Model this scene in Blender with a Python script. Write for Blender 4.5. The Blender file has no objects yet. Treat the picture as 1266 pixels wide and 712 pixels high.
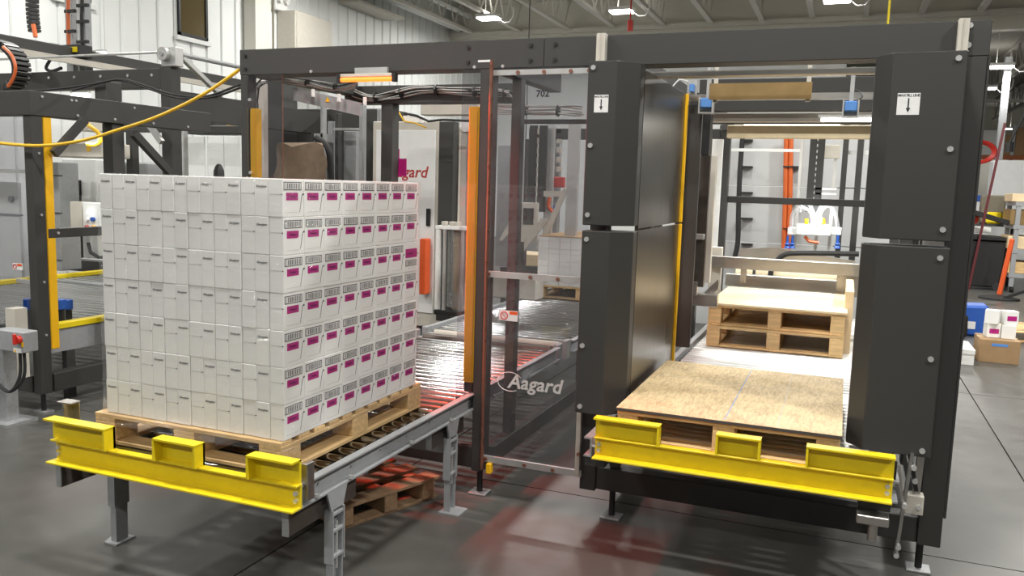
import bpy, bmesh, math, random
from mathutils import Vector, Matrix

# ---------------------------------------------------------------- camera, world, light, exposure
scene = bpy.context.scene
COL = scene.collection
random.seed(7)
FPX, YAW, PITCH, ROLL = 1026.6, -.378268, -.123329, .02932
CAM = Vector((0, 0, 1.82))
fwd = Vector((math.sin(YAW)*math.cos(PITCH), math.cos(YAW)*math.cos(PITCH), math.sin(PITCH)))
rt0 = Vector((math.cos(YAW), -math.sin(YAW), 0)); up0 = rt0.cross(fwd)
rt = math.cos(ROLL)*rt0 + math.sin(ROLL)*up0
up = -math.sin(ROLL)*rt0 + math.cos(ROLL)*up0
cd = bpy.data.cameras.new('camera'); cam = bpy.data.objects.new('camera', cd); COL.objects.link(cam)
cd.sensor_width = 36; cd.lens = 36*FPX/1266; cd.clip_end = 200; cd.clip_start = .05
M4 = Matrix((rt, up, -fwd)).transposed().to_4x4(); M4.translation = CAM
cam.matrix_world = M4
scene.camera = cam

world = bpy.data.worlds.new('world'); scene.world = world; world.use_nodes = True
world.node_tree.nodes['Background'].inputs[0].default_value = (.97, 1, .96, 1)
world.node_tree.nodes['Background'].inputs[1].default_value = .07
scene.view_settings.view_transform = 'Standard'; scene.view_settings.look = 'None'
scene.view_settings.gamma = 1; scene.view_settings.exposure = .02
scene.view_settings.use_curve_mapping = False

LAMP_POWER = 150      # each high-bay lamp of the hall
def area_light(name, loc, size, power, color=(1, 1, 1), sy=None, rot=(0, 0, 0), spread=math.pi, parent=None):
    l = bpy.data.lights.new(name, 'AREA'); l.energy = power; l.color = color
    l.shape = 'RECTANGLE'; l.size = size; l.size_y = sy or size; l.spread = spread
    o = bpy.data.objects.new(name, l); COL.objects.link(o); o.location = loc; o.rotation_euler = rot
    return o

# ---------------------------------------------------------------- helpers
def at(px, py, x=None, y=None, z=None):
    """the point of the photographed place that lies on the given plane, from a reading in the photograph"""
    d = fwd + rt*((px-633)/FPX) - up*((py-356)/FPX)
    ax, v = (0, x) if x is not None else (1, y) if y is not None else (2, z)
    return CAM + d*((v-CAM[ax])/d[ax])

class MB:
    def __init__(s): s.v = []; s.f = []
    def _add(s, vs, fs):
        n = len(s.v); s.v += [tuple(v) for v in vs]; s.f += [tuple(i+n for i in f) for f in fs]; return s
    def box(s, x0, x1, y0, y1, z0, z1):
        x0, x1 = min(x0, x1), max(x0, x1); y0, y1 = min(y0, y1), max(y0, y1); z0, z1 = min(z0, z1), max(z0, z1)
        vs = [(x0,y0,z0),(x1,y0,z0),(x1,y1,z0),(x0,y1,z0),(x0,y0,z1),(x1,y0,z1),(x1,y1,z1),(x0,y1,z1)]
        return s._add(vs, [(3,2,1,0),(4,5,6,7),(0,1,5,4),(1,2,6,5),(2,3,7,6),(3,0,4,7)])
    def bar(s, p0, p1, w, h, upv=(0, 0, 1)):
        p0, p1 = Vector(p0), Vector(p1); d = (p1-p0).normalized(); u = Vector(upv)
        if abs(d.dot(u)) > .98: u = Vector((0, 1, 0))
        r = d.cross(u).normalized(); u = r.cross(d).normalized()
        r *= w/2; u *= h/2
        vs = [p0-r-u, p0+r-u, p0+r+u, p0-r+u, p1-r-u, p1+r-u, p1+r+u, p1-r+u]
        return s._add(vs, [(0,1,2,3),(7,6,5,4),(0,4,5,1),(1,5,6,2),(2,6,7,3),(3,7,4,0)])
    def cyl(s, p0, p1, r, n=16, r2=None):
        p0, p1 = Vector(p0), Vector(p1); d = (p1-p0).normalized()
        u = Vector((0, 0, 1)) if abs(d.z) < .9 else Vector((1, 0, 0))
        a = d.cross(u).normalized(); b = d.cross(a); r2 = r if r2 is None else r2
        vs = []
        for p, q in ((p0, r), (p1, r2)):
            for k in range(n):
                t = 2*math.pi*k/n; vs.append(p + a*(math.cos(t)*q) + b*(math.sin(t)*q))
        fs = [(k, (k+1) % n, n+(k+1) % n, n+k) for k in range(n)] + [tuple(range(n-1, -1, -1)), tuple(range(n, 2*n))]
        return s._add(vs, fs)
    def tube(s, pts, r, n=6, closed=False):
        pts = [Vector(p) for p in pts]; m = len(pts); vs = []
        prev = None
        for i, p in enumerate(pts):
            if closed: d = pts[(i+1) % m]-pts[i-1]
            else: d = pts[min(i+1, m-1)]-pts[max(i-1, 0)]
            d.normalize()
            if prev is None:
                u = Vector((0, 0, 1)) if abs(d.z) < .9 else Vector((1, 0, 0)); a = d.cross(u).normalized()
            else: a = (prev - d*prev.dot(d)).normalized()
            prev = a; b = d.cross(a)
            for k in range(n):
                t = 2*math.pi*k/n; vs.append(p + (a*math.cos(t)+b*math.sin(t))*r)
        fs = []
        for i in range(m if closed else m-1):
            j = (i+1) % m
            fs += [(i*n+k, i*n+(k+1) % n, j*n+(k+1) % n, j*n+k) for k in range(n)]
        if not closed: fs += [tuple(range(n-1, -1, -1)), tuple((m-1)*n+k for k in range(n))]
        return s._add(vs, fs)
    def prism(s, poly, axis, a, b):
        """poly: 2D outline in the two other axes (x,y,z order kept), extruded along axis from a to b"""
        n = len(poly); vs = []
        for t in (a, b):
            for (p, q) in poly:
                vs.append((t, p, q) if axis == 'x' else (p, t, q) if axis == 'y' else (p, q, t))
        return s._add(vs, [(k, (k+1) % n, n+(k+1) % n, n+k) for k in range(n)] + [tuple(range(n-1, -1, -1)), tuple(range(n, 2*n))])
    def lathe(s, base, prof, n=16):
        base = Vector(base); vs = []; m = len(prof)
        for (r, z) in prof:
            for k in range(n):
                t = 2*math.pi*k/n; vs.append(base + Vector((r*math.cos(t), r*math.sin(t), z)))
        fs = [(i*n+k, i*n+(k+1) % n, (i+1)*n+(k+1) % n, (i+1)*n+k) for i in range(m-1) for k in range(n)]
        fs += [tuple(range(n-1, -1, -1)), tuple((m-1)*n+k for k in range(n))]
        return s._add(vs, fs)

WO = {}          # the coordinates an object's own numbers are written in
def build(mb, name, mat, parent=None, bev=0, smooth=True, seg=1):
    c = Vector([(min(v[i] for v in mb.v)+max(v[i] for v in mb.v))/2 for i in range(3)])
    if parent is None: c.z = min(v[2] for v in mb.v)
    me = bpy.data.meshes.new(name)
    me.from_pydata([tuple(Vector(v)-c) for v in mb.v], [], mb.f)
    bm = bmesh.new(); bm.from_mesh(me); bmesh.ops.recalc_face_normals(bm, faces=bm.faces)
    if bev:
        bmesh.ops.bevel(bm, geom=[e for e in bm.edges if len(e.link_faces) == 2 and e.calc_face_angle(0) > .6], offset=bev, segments=seg, affect='EDGES', profile=.5, clamp_overlap=True)
    bm.to_mesh(me); bm.free()
    if smooth and not bev:
        for p in me.polygons: p.use_smooth = True
        me.set_sharp_from_angle(angle=.6)
    o = bpy.data.objects.new(name, me); COL.objects.link(o)
    if mat: me.materials.append(MAT[mat])
    WO[o.name] = c
    if parent is not None:
        o.parent = parent; o.location = c - WO[parent.name]
    else: o.location = c
    return o
def tag(o, label, cat, group=None):
    o['label'] = label; o['category'] = cat
    if group: o['group'] = group
    return o
def struct(o): o['kind'] = 'structure'; return o
def thing(name, label, cat, loc=(0, 0, 0), group=None, local=False, rotz=0):
    o = bpy.data.objects.new(name, None); COL.objects.link(o); o.location = loc; o.empty_display_size = .1
    o.rotation_euler.z = rotz
    WO[o.name] = Vector((0, 0, 0)) if local else Vector(loc)
    return tag(o, label, cat, group)
def share(o, parent, shift, name=None):
    """one more piece that shares o's mesh, moved by shift"""
    c = o.copy(); COL.objects.link(c); c.parent = parent
    if name: c.name = name
    c.location = o.location + Vector(shift); WO[c.name] = WO[o.name] + Vector(shift)
    return c
def copy_tree(o, parent=None):
    c = o.copy(); COL.objects.link(c); c.parent = parent
    WO[c.name] = WO.get(o.name, Vector())
    for ch in o.children: copy_tree(ch, c)
    return c
def B(*a): return MB().box(*a)
def pbox(px0, py0, px1, py1, y, d):
    """a block whose front face, at distance y, is read between two corners"""
    p, q = at(px0, py0, y=y), at(px1, py1, y=y)
    return MB().box(p.x, q.x, y, y+d, q.z, p.z)

# ---------------------------------------------------------------- materials
MAT = {}
def new_mat(name):
    m = bpy.data.materials.new(name); m.use_nodes = True; nt = m.node_tree; MAT[name] = m
    return m, nt, nt.nodes['Principled BSDF']
def plain(name, col, rough=.5, metal=0, var=.06, scale=30, bump=.0, spec=.5, coord='Object', stretch=(1, 1, 1), rnd=0, rvar=.1, coat=0):
    m, nt, b = new_mat(name); N = nt.nodes; L = nt.links
    tc = N.new('ShaderNodeTexCoord'); mp = N.new('ShaderNodeMapping'); mp.inputs['Scale'].default_value = stretch
    L.new(tc.outputs[coord], mp.inputs[0])
    nz = N.new('ShaderNodeTexNoise'); nz.inputs['Scale'].default_value = scale; nz.inputs['Detail'].default_value = 4
    L.new(mp.outputs[0], nz.inputs['Vector'])
    mx = N.new('ShaderNodeMix'); mx.data_type = 'RGBA'
    mx.inputs[6].default_value = (*[max(0, c*(1-var*2)) for c in col], 1); mx.inputs[7].default_value = (*[min(1, c*(1+var*2)) for c in col], 1)
    L.new(nz.outputs[0], mx.inputs[0])
    out = mx.outputs[2]
    if rnd:
        oi = N.new('ShaderNodeObjectInfo'); hs = N.new('ShaderNodeHueSaturation')
        mr = N.new('ShaderNodeMapRange'); mr.inputs[3].default_value = 1-rnd; mr.inputs[4].default_value = 1+rnd
        L.new(oi.outputs['Random'], mr.inputs[0]); L.new(mr.outputs[0], hs.inputs['Value']); L.new(out, hs.inputs['Color']); out = hs.outputs[0]
    L.new(out, b.inputs['Base Color'])
    r = N.new('ShaderNodeMapRange'); r.inputs[3].default_value = max(.02, rough-rvar); r.inputs[4].default_value = min(1, rough+rvar)
    L.new(nz.outputs[0], r.inputs[0]); L.new(r.outputs[0], b.inputs['Roughness'])
    b.inputs['Metallic'].default_value = metal; b.inputs['Specular IOR Level'].default_value = spec
    if coat: b.inputs['Coat Weight'].default_value = coat
    if bump:
        bp = N.new('ShaderNodeBump'); bp.inputs['Strength'].default_value = bump; bp.inputs['Distance'].default_value = .01
        L.new(nz.outputs[0], bp.inputs['Height']); L.new(bp.outputs[0], b.inputs['Normal'])
    return m
def glow(name, col, strength):
    m, nt, b = new_mat(name); b.inputs['Base Color'].default_value = (*col, 1)
    b.inputs['Emission Color'].default_value = (*col, 1); b.inputs['Emission Strength'].default_value = strength
def clear(name, tint, gloss, rough=.02, noise=0, haze=0):
    m, nt, b = new_mat(name); N = nt.nodes; L = nt.links; N.remove(b)
    t = N.new('ShaderNodeBsdfTransparent'); t.inputs[0].default_value = (*tint, 1)
    g = N.new('ShaderNodeBsdfGlossy'); g.inputs[1].default_value = rough; g.inputs[0].default_value = (1, 1, 1, 1)
    mx = N.new('ShaderNodeMixShader'); mx.inputs[0].default_value = gloss
    L.new(t.outputs[0], mx.inputs[1]); L.new(g.outputs[0], mx.inputs[2])
    lw = N.new('ShaderNodeLayerWeight'); lw.inputs[0].default_value = .25
    mr = N.new('ShaderNodeMapRange'); mr.inputs[3].default_value = gloss*.6; mr.inputs[4].default_value = min(.6, gloss*5)
    L.new(lw.outputs['Fresnel'], mr.inputs[0]); L.new(mr.outputs[0], mx.inputs[0])
    last = mx.outputs[0]
    if haze:
        d = N.new('ShaderNodeBsdfDiffuse'); d.inputs[0].default_value = (.8, .8, .8, 1)
        m2 = N.new('ShaderNodeMixShader'); m2.inputs[0].default_value = haze
        L.new(last, m2.inputs[1]); L.new(d.outputs[0], m2.inputs[2]); last = m2.outputs[0]
    if noise:
        tc = N.new('ShaderNodeTexCoord'); nz = N.new('ShaderNodeTexNoise'); nz.inputs['Scale'].default_value = 14; nz.inputs['Detail'].default_value = 3
        mp = N.new('ShaderNodeMapping'); mp.inputs['Scale'].default_value = (1, 1, 4)
        L.new(tc.outputs['Object'], mp.inputs[0]); L.new(mp.outputs[0], nz.inputs['Vector'])
        bp = N.new('ShaderNodeBump'); bp.inputs['Strength'].default_value = noise; bp.inputs['Distance'].default_value = .02
        L.new(nz.outputs[0], bp.inputs['Height']); L.new(bp.outputs[0], g.inputs['Normal'])
    L.new(last, N['Material Output'].inputs[0])

plain('charcoal', (.040, .039, .037), .5, var=.05, scale=220, bump=.04)
plain('charcoal_worn', (.050, .050, .050), .42, var=.15, scale=12, bump=.0)
plain('panel_black', (.036, .0355, .0335), .48, var=.05, scale=160, bump=.02)
plain('polished_dark', (.095, .090, .080), .30, var=.18, scale=16, metal=.85, rvar=.07, stretch=(1, 1, .06))
plain('black_plastic', (.014, .014, .014), .45)
plain('black_rubber', (.02, .02, .02), .7)
plain('stainless', (.50, .485, .46), .32, metal=.95, var=.08, scale=18, stretch=(.2, 1, 1))
plain('galvanised', (.40, .41, .42), .45, metal=.55, var=.12, scale=40, rvar=.12)
plain('roller_steel', (.33, .33, .325), .17, metal=1, var=.08, scale=14, stretch=(.3, 3, 3), rnd=.1)
plain('roller_lit', (.78, .78, .77), .30, metal=.55, var=.05, scale=14, stretch=(.3, 3, 3), rnd=.06)  # paler copy of the roller steel, bay lamp light put into its colour
plain('grey_paint', (.30, .31, .32), .45, var=.06, scale=30)
plain('steel_brown', (.10, .085, .075), .4, metal=.5, var=.15, scale=25)
plain('beige_metal', (.52, .49, .43), .5, var=.06, scale=10)
plain('alu', (.56, .56, .55), .38, metal=.6, var=.06, scale=20)
plain('alu_pale', (.50, .51, .51), .4, var=.04, scale=4)
plain('white_paint', (.74, .75, .74), .45, var=.03, scale=8)
plain('yellow_paint', (.78, .60, .01), .38, var=.05, scale=18, bump=.02)
plain('amber', (.92, .50, .008), .42, var=.05, scale=12)
plain('wall_white', (.80, .82, .81), .5, var=.02, scale=3)
plain('cream', (.66, .64, .57), .6, var=.03, scale=2)
plain('deck_cream', (.66, .64, .58), .7, var=.05, scale=1.5)
plain('joist', (.62, .60, .55), .6, var=.04, scale=6)
plain('carton', (.82, .815, .79), .55, var=.025, scale=9, rnd=.025, bump=.02)
plain('carton_edge', (.50, .48, .45), .7)
plain('magenta', (.42, .012, .19), .5, var=.1, scale=60)
plain('ink', (.025, .022, .03), .5)
plain('ink_grey', (.10, .095, .10), .5)
plain('ink_wine', (.06, .0, .045), .5)
plain('wine', (.10, .012, .016), .5)
plain('pinewood', (.62, .42, .20), .6, var=.22, scale=7, stretch=(1, 7, 7), rnd=.2, bump=.15)
plain('pinewood_y', (.62, .42, .20), .6, var=.22, scale=7, stretch=(7, 1, 7), rnd=.2, bump=.15)
plain('oldwood', (.30, .19, .105), .7, var=.25, scale=7, stretch=(7, 1, 7), rnd=.2, bump=.15)
plain('plywood', (.74, .58, .36), .55, var=.10, scale=5, stretch=(1, 6, 1), bump=.03)
plain('sheet_edge', (.06, .055, .06), .6)
plain('cardboard', (.38, .24, .12), .7, var=.08, scale=8, rnd=.12)
plain('blue_plastic', (.02, .09, .40), .4)
plain('sensor_blue', (.10, .26, .62), .4)
plain('red_paint', (.55, .03, .02), .4)
plain('red_letter', (.42, .035, .03), .5)
plain('orange_hose', (.62, .13, .03), .45)
plain('orange_red', (.70, .10, .02), .45)
plain('cable_yellow', (.80, .48, .02), .4)
plain('cable_grey', (.42, .42, .40), .5)
plain('bronze', (.30, .20, .085), .45, metal=.5, var=.12, scale=12)
plain('drum_cream', (.72, .62, .42), .5, var=.08, scale=9)
plain('white_plastic', (.82, .82, .80), .35)
plain('brown_cloth', (.15, .105, .07), .85, var=.2, scale=9, bump=.3)
plain('khaki', (.16, .14, .10), .6)
plain('decal_white', (.72, .72, .71), .5)
plain('logo_grey', (.68, .68, .67), .4)
plain('dark_glass', (.10, .075, .03), .08, spec=.8)
plain('red_tinted_metal', (.45, .22, .16), .3, metal=.9)
plain('rack_orange', (.45, .12, .03), .5)
plain('floor_joint', (.05, .05, .045), .8)
plain('silver_bolt', (.75, .75, .74), .3, metal=.7)
glow('lamp_white', (1, .98, .93), 14)
glow('tube_white', (1, .99, .95), 5)
glow('tube_orange', (1, .17, .02), 2.4)
clear('polycarbonate', (.82, .82, .84), .04, .03, haze=.014)  # faint grey haze stands in for reflections on the sheet
clear('polycarbonate_door', (.80, .80, .82), .05, .03, haze=.028)  # stronger grey haze, painted in for the reflection that brightens the door
clear('film', (.985, .985, .99), .065, .05, noise=1.0, haze=.01)
clear('film_dense', (.75, .76, .76), .10, .15, noise=.6, haze=.10)
clear('tube_clear', (.9, .92, .93), .12, .1, haze=.25)

def mat_floor():
    m, nt, b = new_mat('concrete'); N = nt.nodes; L = nt.links
    tc = N.new('ShaderNodeTexCoord')
    n1 = N.new('ShaderNodeTexNoise'); n1.inputs['Scale'].default_value = .55; n1.inputs['Detail'].default_value = 8; n1.inputs['Roughness'].default_value = .62
    n2 = N.new('ShaderNodeTexNoise'); n2.inputs['Scale'].default_value = 7; n2.inputs['Detail'].default_value = 2
    n3 = N.new('ShaderNodeTexNoise'); n3.inputs['Scale'].default_value = 60; n3.inputs['Detail'].default_value = 3
    for n in (n1, n2, n3): L.new(tc.outputs['Object'], n.inputs['Vector'])
    r1 = N.new('ShaderNodeValToRGB'); r1.color_ramp.elements[0].position = .32; r1.color_ramp.elements[1].position = .7
    r1.color_ramp.elements[0].color = (.066, .064, .058, 1); r1.color_ramp.elements[1].color = (.105, .103, .095, 1)
    L.new(n1.outputs[0], r1.inputs[0])
    mx = N.new('ShaderNodeMix'); mx.data_type = 'RGBA'; mx.blend_type = 'OVERLAY'; mx.inputs[0].default_value = .16
    L.new(r1.outputs[0], mx.inputs[6]); L.new(n2.outputs[0], mx.inputs[7])
    L.new(mx.outputs[2], b.inputs['Base Color'])
    mr = N.new('ShaderNodeMapRange'); mr.inputs[1].default_value = .2; mr.inputs[2].default_value = .8; mr.inputs[3].default_value = .30; mr.inputs[4].default_value = .42; b.inputs['Specular IOR Level'].default_value = .38
    L.new(n2.outputs[0], mr.inputs[0]); L.new(mr.outputs[0], b.inputs['Roughness'])
    bp = N.new('ShaderNodeBump'); bp.inputs['Strength'].default_value = .03; bp.inputs['Distance'].default_value = .002
    L.new(n3.outputs[0], bp.inputs['Height']); L.new(bp.outputs[0], b.inputs['Normal'])
mat_floor()
def mat_osb():
    m, nt, b = new_mat('osb'); N = nt.nodes; L = nt.links
    tc = N.new('ShaderNodeTexCoord')
    outs = []
    for rot, sc in ((.3, 1), (1.4, 1.2), (2.4, .9)):
        mp = N.new('ShaderNodeMapping'); mp.inputs['Rotation'].default_value = (0, 0, rot); mp.inputs['Scale'].default_value = (95*sc, 19*sc, 1)
        v = N.new('ShaderNodeTexVoronoi'); v.inputs['Scale'].default_value = 1
        L.new(tc.outputs['Object'], mp.inputs[0]); L.new(mp.outputs[0], v.inputs['Vector'])
        sp = N.new('ShaderNodeSeparateColor'); L.new(v.outputs['Color'], sp.inputs[0]); outs.append(sp.outputs[0])
    a = N.new('ShaderNodeMath'); L.new(outs[0], a.inputs[0]); L.new(outs[1], a.inputs[1])
    a2 = N.new('ShaderNodeMath'); L.new(a.outputs[0], a2.inputs[0]); L.new(outs[2], a2.inputs[1])
    n = N.new('ShaderNodeTexNoise'); n.inputs['Scale'].default_value = 5; n.inputs['Detail'].default_value = 5
    L.new(tc.outputs['Object'], n.inputs['Vector'])
    a3 = N.new('ShaderNodeMath'); a3.operation = 'MULTIPLY_ADD'; a3.inputs[1].default_value = .22; L.new(a2.outputs[0], a3.inputs[0]); L.new(n.outputs[0], a3.inputs[2])
    r = N.new('ShaderNodeValToRGB'); e = r.color_ramp.elements; e[0].position = .4; e[1].position = 1.15
    e[0].color = (.34, .235, .11, 1); e[1].color = (.66, .50, .28, 1)
    L.new(a3.outputs[0], r.inputs[0]); L.new(r.outputs[0], b.inputs['Base Color']); b.inputs['Roughness'].default_value = .55
mat_osb()
def mat_barcode():
    m, nt, b = new_mat('barcode'); N = nt.nodes; L = nt.links
    tc = N.new('ShaderNodeTexCoord'); sp = N.new('ShaderNodeSeparateXYZ'); L.new(tc.outputs['Generated'], sp.inputs[0])
    def math_(op, a, c, d=None):
        k = N.new('ShaderNodeMath'); k.operation = op
        for i, q in enumerate((a, c, d)):
            if q is None: continue
            if hasattr(q, 'links'): L.new(q, k.inputs[i])
            else: k.inputs[i].default_value = q
        return k.outputs[0]
    du = math_('ABSOLUTE', math_('SUBTRACT', sp.outputs[1], .5), 0); dv = math_('ABSOLUTE', math_('SUBTRACT', sp.outputs[2], .5), 0)
    frame = math_('MAXIMUM', math_('GREATER_THAN', du, .468), math_('GREATER_THAN', dv, .40))
    nz = N.new('ShaderNodeTexNoise'); nz.noise_dimensions = '1D'; nz.inputs['Scale'].default_value = 22; nz.inputs['Detail'].default_value = 2
    L.new(sp.outputs[1], nz.inputs['W'])
    bars = math_('MULTIPLY', math_('GREATER_THAN', nz.outputs[0], .49), math_('MULTIPLY', math_('LESS_THAN', du, .38), math_('LESS_THAN', dv, .34)))
    side = math_('MULTIPLY', math_('GREATER_THAN', du, .40), math_('LESS_THAN', du, .425))
    ink = math_('MAXIMUM', math_('MAXIMUM', frame, bars), side)
    mx = N.new('ShaderNodeMix'); mx.data_type = 'RGBA'; mx.inputs[6].default_value = (.80, .80, .78, 1); mx.inputs[7].default_value = (.03, .03, .03, 1)
    L.new(ink, mx.inputs[0]); L.new(mx.outputs[2], b.inputs['Base Color']); b.inputs['Roughness'].default_value = .5
mat_barcode()

def text_mesh(txt, height, shear=0, bold=0, extrude=.0004, spacing=1):
    """flat lettering, standing in the x-z plane and facing -y, centred on its own origin"""
    cu = bpy.data.curves.new('lettering', 'FONT'); cu.body = txt; cu.size = height; cu.shear = shear; cu.offset = bold
    cu.extrude = extrude; cu.resolution_u = 2; cu.space_character = spacing; cu.align_x = 'CENTER'; cu.align_y = 'CENTER'
    o = bpy.data.objects.new('lettering', cu); COL.objects.link(o)
    bpy.context.view_layer.update()
    me = bpy.data.meshes.new_from_object(o.evaluated_get(bpy.context.evaluated_depsgraph_get()))
    bpy.data.objects.remove(o); bpy.data.curves.remove(cu)
    me.transform(Matrix.Rotation(math.pi/2, 4, 'X'))
    return me
def lettering(me, name, mat, parent, loc, rotz=0):
    me = me if me.materials else me
    if not me.materials: me.materials.append(MAT[mat])
    o = bpy.data.objects.new(name, me); COL.objects.link(o); o.parent = parent
    o.location = Vector(loc) - (WO[parent.name] if parent else Vector()); o.rotation_euler.z = rotz
    WO[o.name] = Vector(loc)
    return o
def bolts(parent, pts, r=.010, axis=(0, -1, 0), mat='silver_bolt', t=.008, name='bolt'):
    first = None; d = Vector(axis)
    for p in pts:
        p = Vector(p)
        if first is None:
            first = build(MB().cyl(p-d*.002, p+d*t, r, 8), name, mat, parent); p0 = p
        else: share(first, parent, p-p0)

# ================================================================ THE SETTING
# floor: concrete slabs with saw-cut joints between
fl = struct(build(B(-12.2, 16, -9, 50, -.30, -.03), 'floor', 'floor_joint', smooth=False))
xs = [-12.2, -9.88, -6.18, -2.488, 1.205, 4.9, 8.6, 12.3, 16]
ys = [-9, -3.6, .45, 4.575, 8.70, 12.8, 16.9, 21.0, 25.1, 32, 40, 50]
g = .005
for i in range(len(xs)-1):
    for j in range(len(ys)-1):
        build(B(xs[i]+g, xs[i+1]-g, ys[j]+g, ys[j+1]-g, -.05, 0), 'slab', 'concrete', fl, smooth=False)
# left wall: ribbed white metal siding
WX = -12.0
wl = struct(build(B(WX-.3, WX-.04, 2, 27, 0, 7.3), 'wall_left', 'grey_paint', smooth=False))
pw = .42
first = None
for k in range(59):
    y0 = 2.1+k*pw
    if first is None:
        m = MB().prism([(WX-.045, y0), (WX, y0+.02), (WX, y0+.36), (WX-.03, y0+.375), (WX-.03, y0+pw-.01), (WX-.045, y0+pw-.006)], 'z', .02, 7.28)
        first = build(m, 'siding_panel', 'wall_white', wl, smooth=False); fy = y0
    else: share(first, wl, (0, y0-fy, 0))
def wall_window(n, y0, y1, z0, z1):
    w = struct(build(MB().box(WX-.02, WX+.05, y0, y1, z0, z0+.05).box(WX-.02, WX+.05, y0, y1, z1-.05, z1).box(WX-.02, WX+.05, y0, y0+.05, z0, z1).box(WX-.02, WX+.05, y1-.05, y1, z0, z1), 'window_%d' % n, 'black_plastic', smooth=False))
    build(B(WX+.005, WX+.02, y0+.05, y1-.05, z0+.05, z1-.05), 'pane', 'dark_glass', w, smooth=False)
    build(B(WX, WX+.07, y0-.07, y1+.07, z0-.10, z0-.02), 'window_sill', 'white_paint', w, smooth=False)
wall_window(1, 12.65, 13.42, 4.47, 5.9)
a, b_ = at(67, 16, x=WX), at(111, 20, x=WX)
wall_window(2, a.y, b_.y, 4.63, 6.0)
# bulkhead wall where the high roof ends, back wall of the far bay
struct(build(B(-12.3, 16, 24.3, 24.6, 6.02, 7.35), 'trim_1', 'cream', smooth=False))
struct(build(B(-12.3, 16, 24.15, 24.3, 6.36, 6.50), 'trim_2', 'joist', smooth=False))
struct(build(B(-12.3, 16, 49.7, 50, 0, 7), 'wall_back', 'cream', smooth=False))
struct(build(B(-12.3, -.3, 27.0, 27.2, 0, 6.1), 'wall_partition', 'wall_white', smooth=False))
# roof decks
ce = struct(build(B(-12.3, 16, -9, 24.6, 7.3, 7.45), 'ceiling', 'deck_cream', smooth=False))
c2 = struct(build(B(-12.3, 16, 24.6, 50, 6.5, 6.65), 'ceiling_far', 'deck_cream', smooth=False))
# bar joists: chords and one bent rod each
def joist(name, x, y0, y1, z0, z1, pitch, label, grp):
    t = thing(name, label, 'roof joist', (x, (y0+y1)/2, z0), grp)
    build(B(x-.07, x+.07, y0, y1, z0, z0+.09), 'bottom_chord', 'joist', t, smooth=False)
    build(B(x-.06, x+.06, y0, y1, z1-.08, z1), 'top_chord', 'joist', t, smooth=False)
    n = int((y1-y0)/pitch); pts = []
    for k in range(n+1): pts.append((x, y0+k*(y1-y0)/n, z0+.06 if k % 2 == 0 else z1-.05))
    build(MB().tube(pts, .024, 5), 'web_rod', 'joist', t)
jx = [-11.2, -9.6, -8.05, -6.65, -5.2, -3.86, -2.5, -1.2, .1, 1.42, 2.75, 4.1, 5.5, 7.0]
where = ['hugging the white siding wall', 'second from the siding wall', 'third from the siding wall', 'fourth from the siding wall', 'fifth from the siding wall', 'above the left guard panel',
         'above the bronze strip plate', 'just left of the lamp over the pallet bay', 'just right of the lamp over the pallet bay', 'left of the yellow drop cord', 'above the right guard panel', 'outermost at the right of the high roof', 'beyond the right machine post under the high roof', 'rightmost of the high roof']
for x, w in zip(jx, where):
    joist('roof_joist', x, 9.5, 24.2, 6.44, 7.28, .42, 'cream roof joist, high roof, '+w, 'bar joists of the high roof')
for k, (x, w) in enumerate(zip([2.6, 4.4, 6.2, 8.0, 9.8], ['nearest the machine post', 'second from the machine post', 'third from the machine post', 'fourth from the machine post', 'fifth from the machine post'])):
    joist('roof_joist', x, 24.7, 46, 5.55, 6.48, .6, 'cream bar joist of the low roof bay, '+w, 'bar joists of the low roof')
g2 = thing('roof_girder', 'cream girder crossing the low roof bay behind the joists', 'girder', (3, 34, 5.2))
build(B(-1, 14, 33.95, 34.1, 5.2, 5.3), 'bottom_chord', 'joist', g2, smooth=False)
pts = [(-1+k*.5, 34.02, 5.25 if k % 2 else 5.9) for k in range(31)]
build(MB().tube(pts, .03, 5), 'web_rod', 'joist', g2)
tag(build(MB().box(3.66, 3.82, 26.0, 26.02, 0, 5.6).box(3.66, 3.82, 26.18, 26.2, 0, 5.6).box(3.73, 3.75, 26.02, 26.18, 0, 5.6), 'steel_column', 'grey_paint', smooth=False), 'light grey steel column holding up the low roof', 'column')
# pipes along the siding wall under the roof
for (dx, z, r, lab) in ((.35, 6.62, .10, 'lower thick white pipe running along the siding wall under the roof'), (.75, 6.95, .07, 'upper thinner white pipe running along the siding wall under the roof')):
    tag(build(MB().cyl((WX+dx, 12, z), (WX+dx, 24.2, z), r, 14), 'ceiling_pipe', 'white_paint'), lab, 'pipe', 'white wall pipes')
# wall column, conduits and cabinets on the siding wall
p = at(300, 60, x=WX)
col = thing('wall_column', 'cream steel column standing against the siding wall', 'column', (WX+.2, p.y+.3, 0))
build(B(WX+.02, WX+.32, p.y+.02, p.y+.52, 0, 7.2), 'shaft', 'cream', col, smooth=False)
build(B(WX+.321, WX+.34, p.y+.56, p.y+.60, 0, 7.2), 'conduit', 'khaki', col, smooth=False)
cb = thing('electrical_cabinet', 'tall light grey electrical cabinet mounted on the siding wall', 'cabinet', (WX+.25, 16.9, 4.2))
a, b_ = at(365, 12, x=WX+.5), at(407, 50, x=WX+.5)
build(B(WX+.02, WX+.5, a.y, b_.y+.1, 3.9, a.z), 'body', 'beige_metal', cb, bev=.01)
build(B(WX+.5, WX+.52, a.y+.04, b_.y+.06, 3.95, a.z-.05), 'door', 'beige_metal', cb, smooth=False)
a = at(430, 18, x=WX+.3); b_ = at(470, 50, x=WX+.3)
tag(build(MB().box(WX+.02, WX+.6, a.y, b_.y+.7, a.z+.28, a.z+.36), 'canopy_shelf', 'beige_metal', bev=.01), 'flat grey canopy sticking out of the siding wall above the machine beam', 'canopy')
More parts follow.
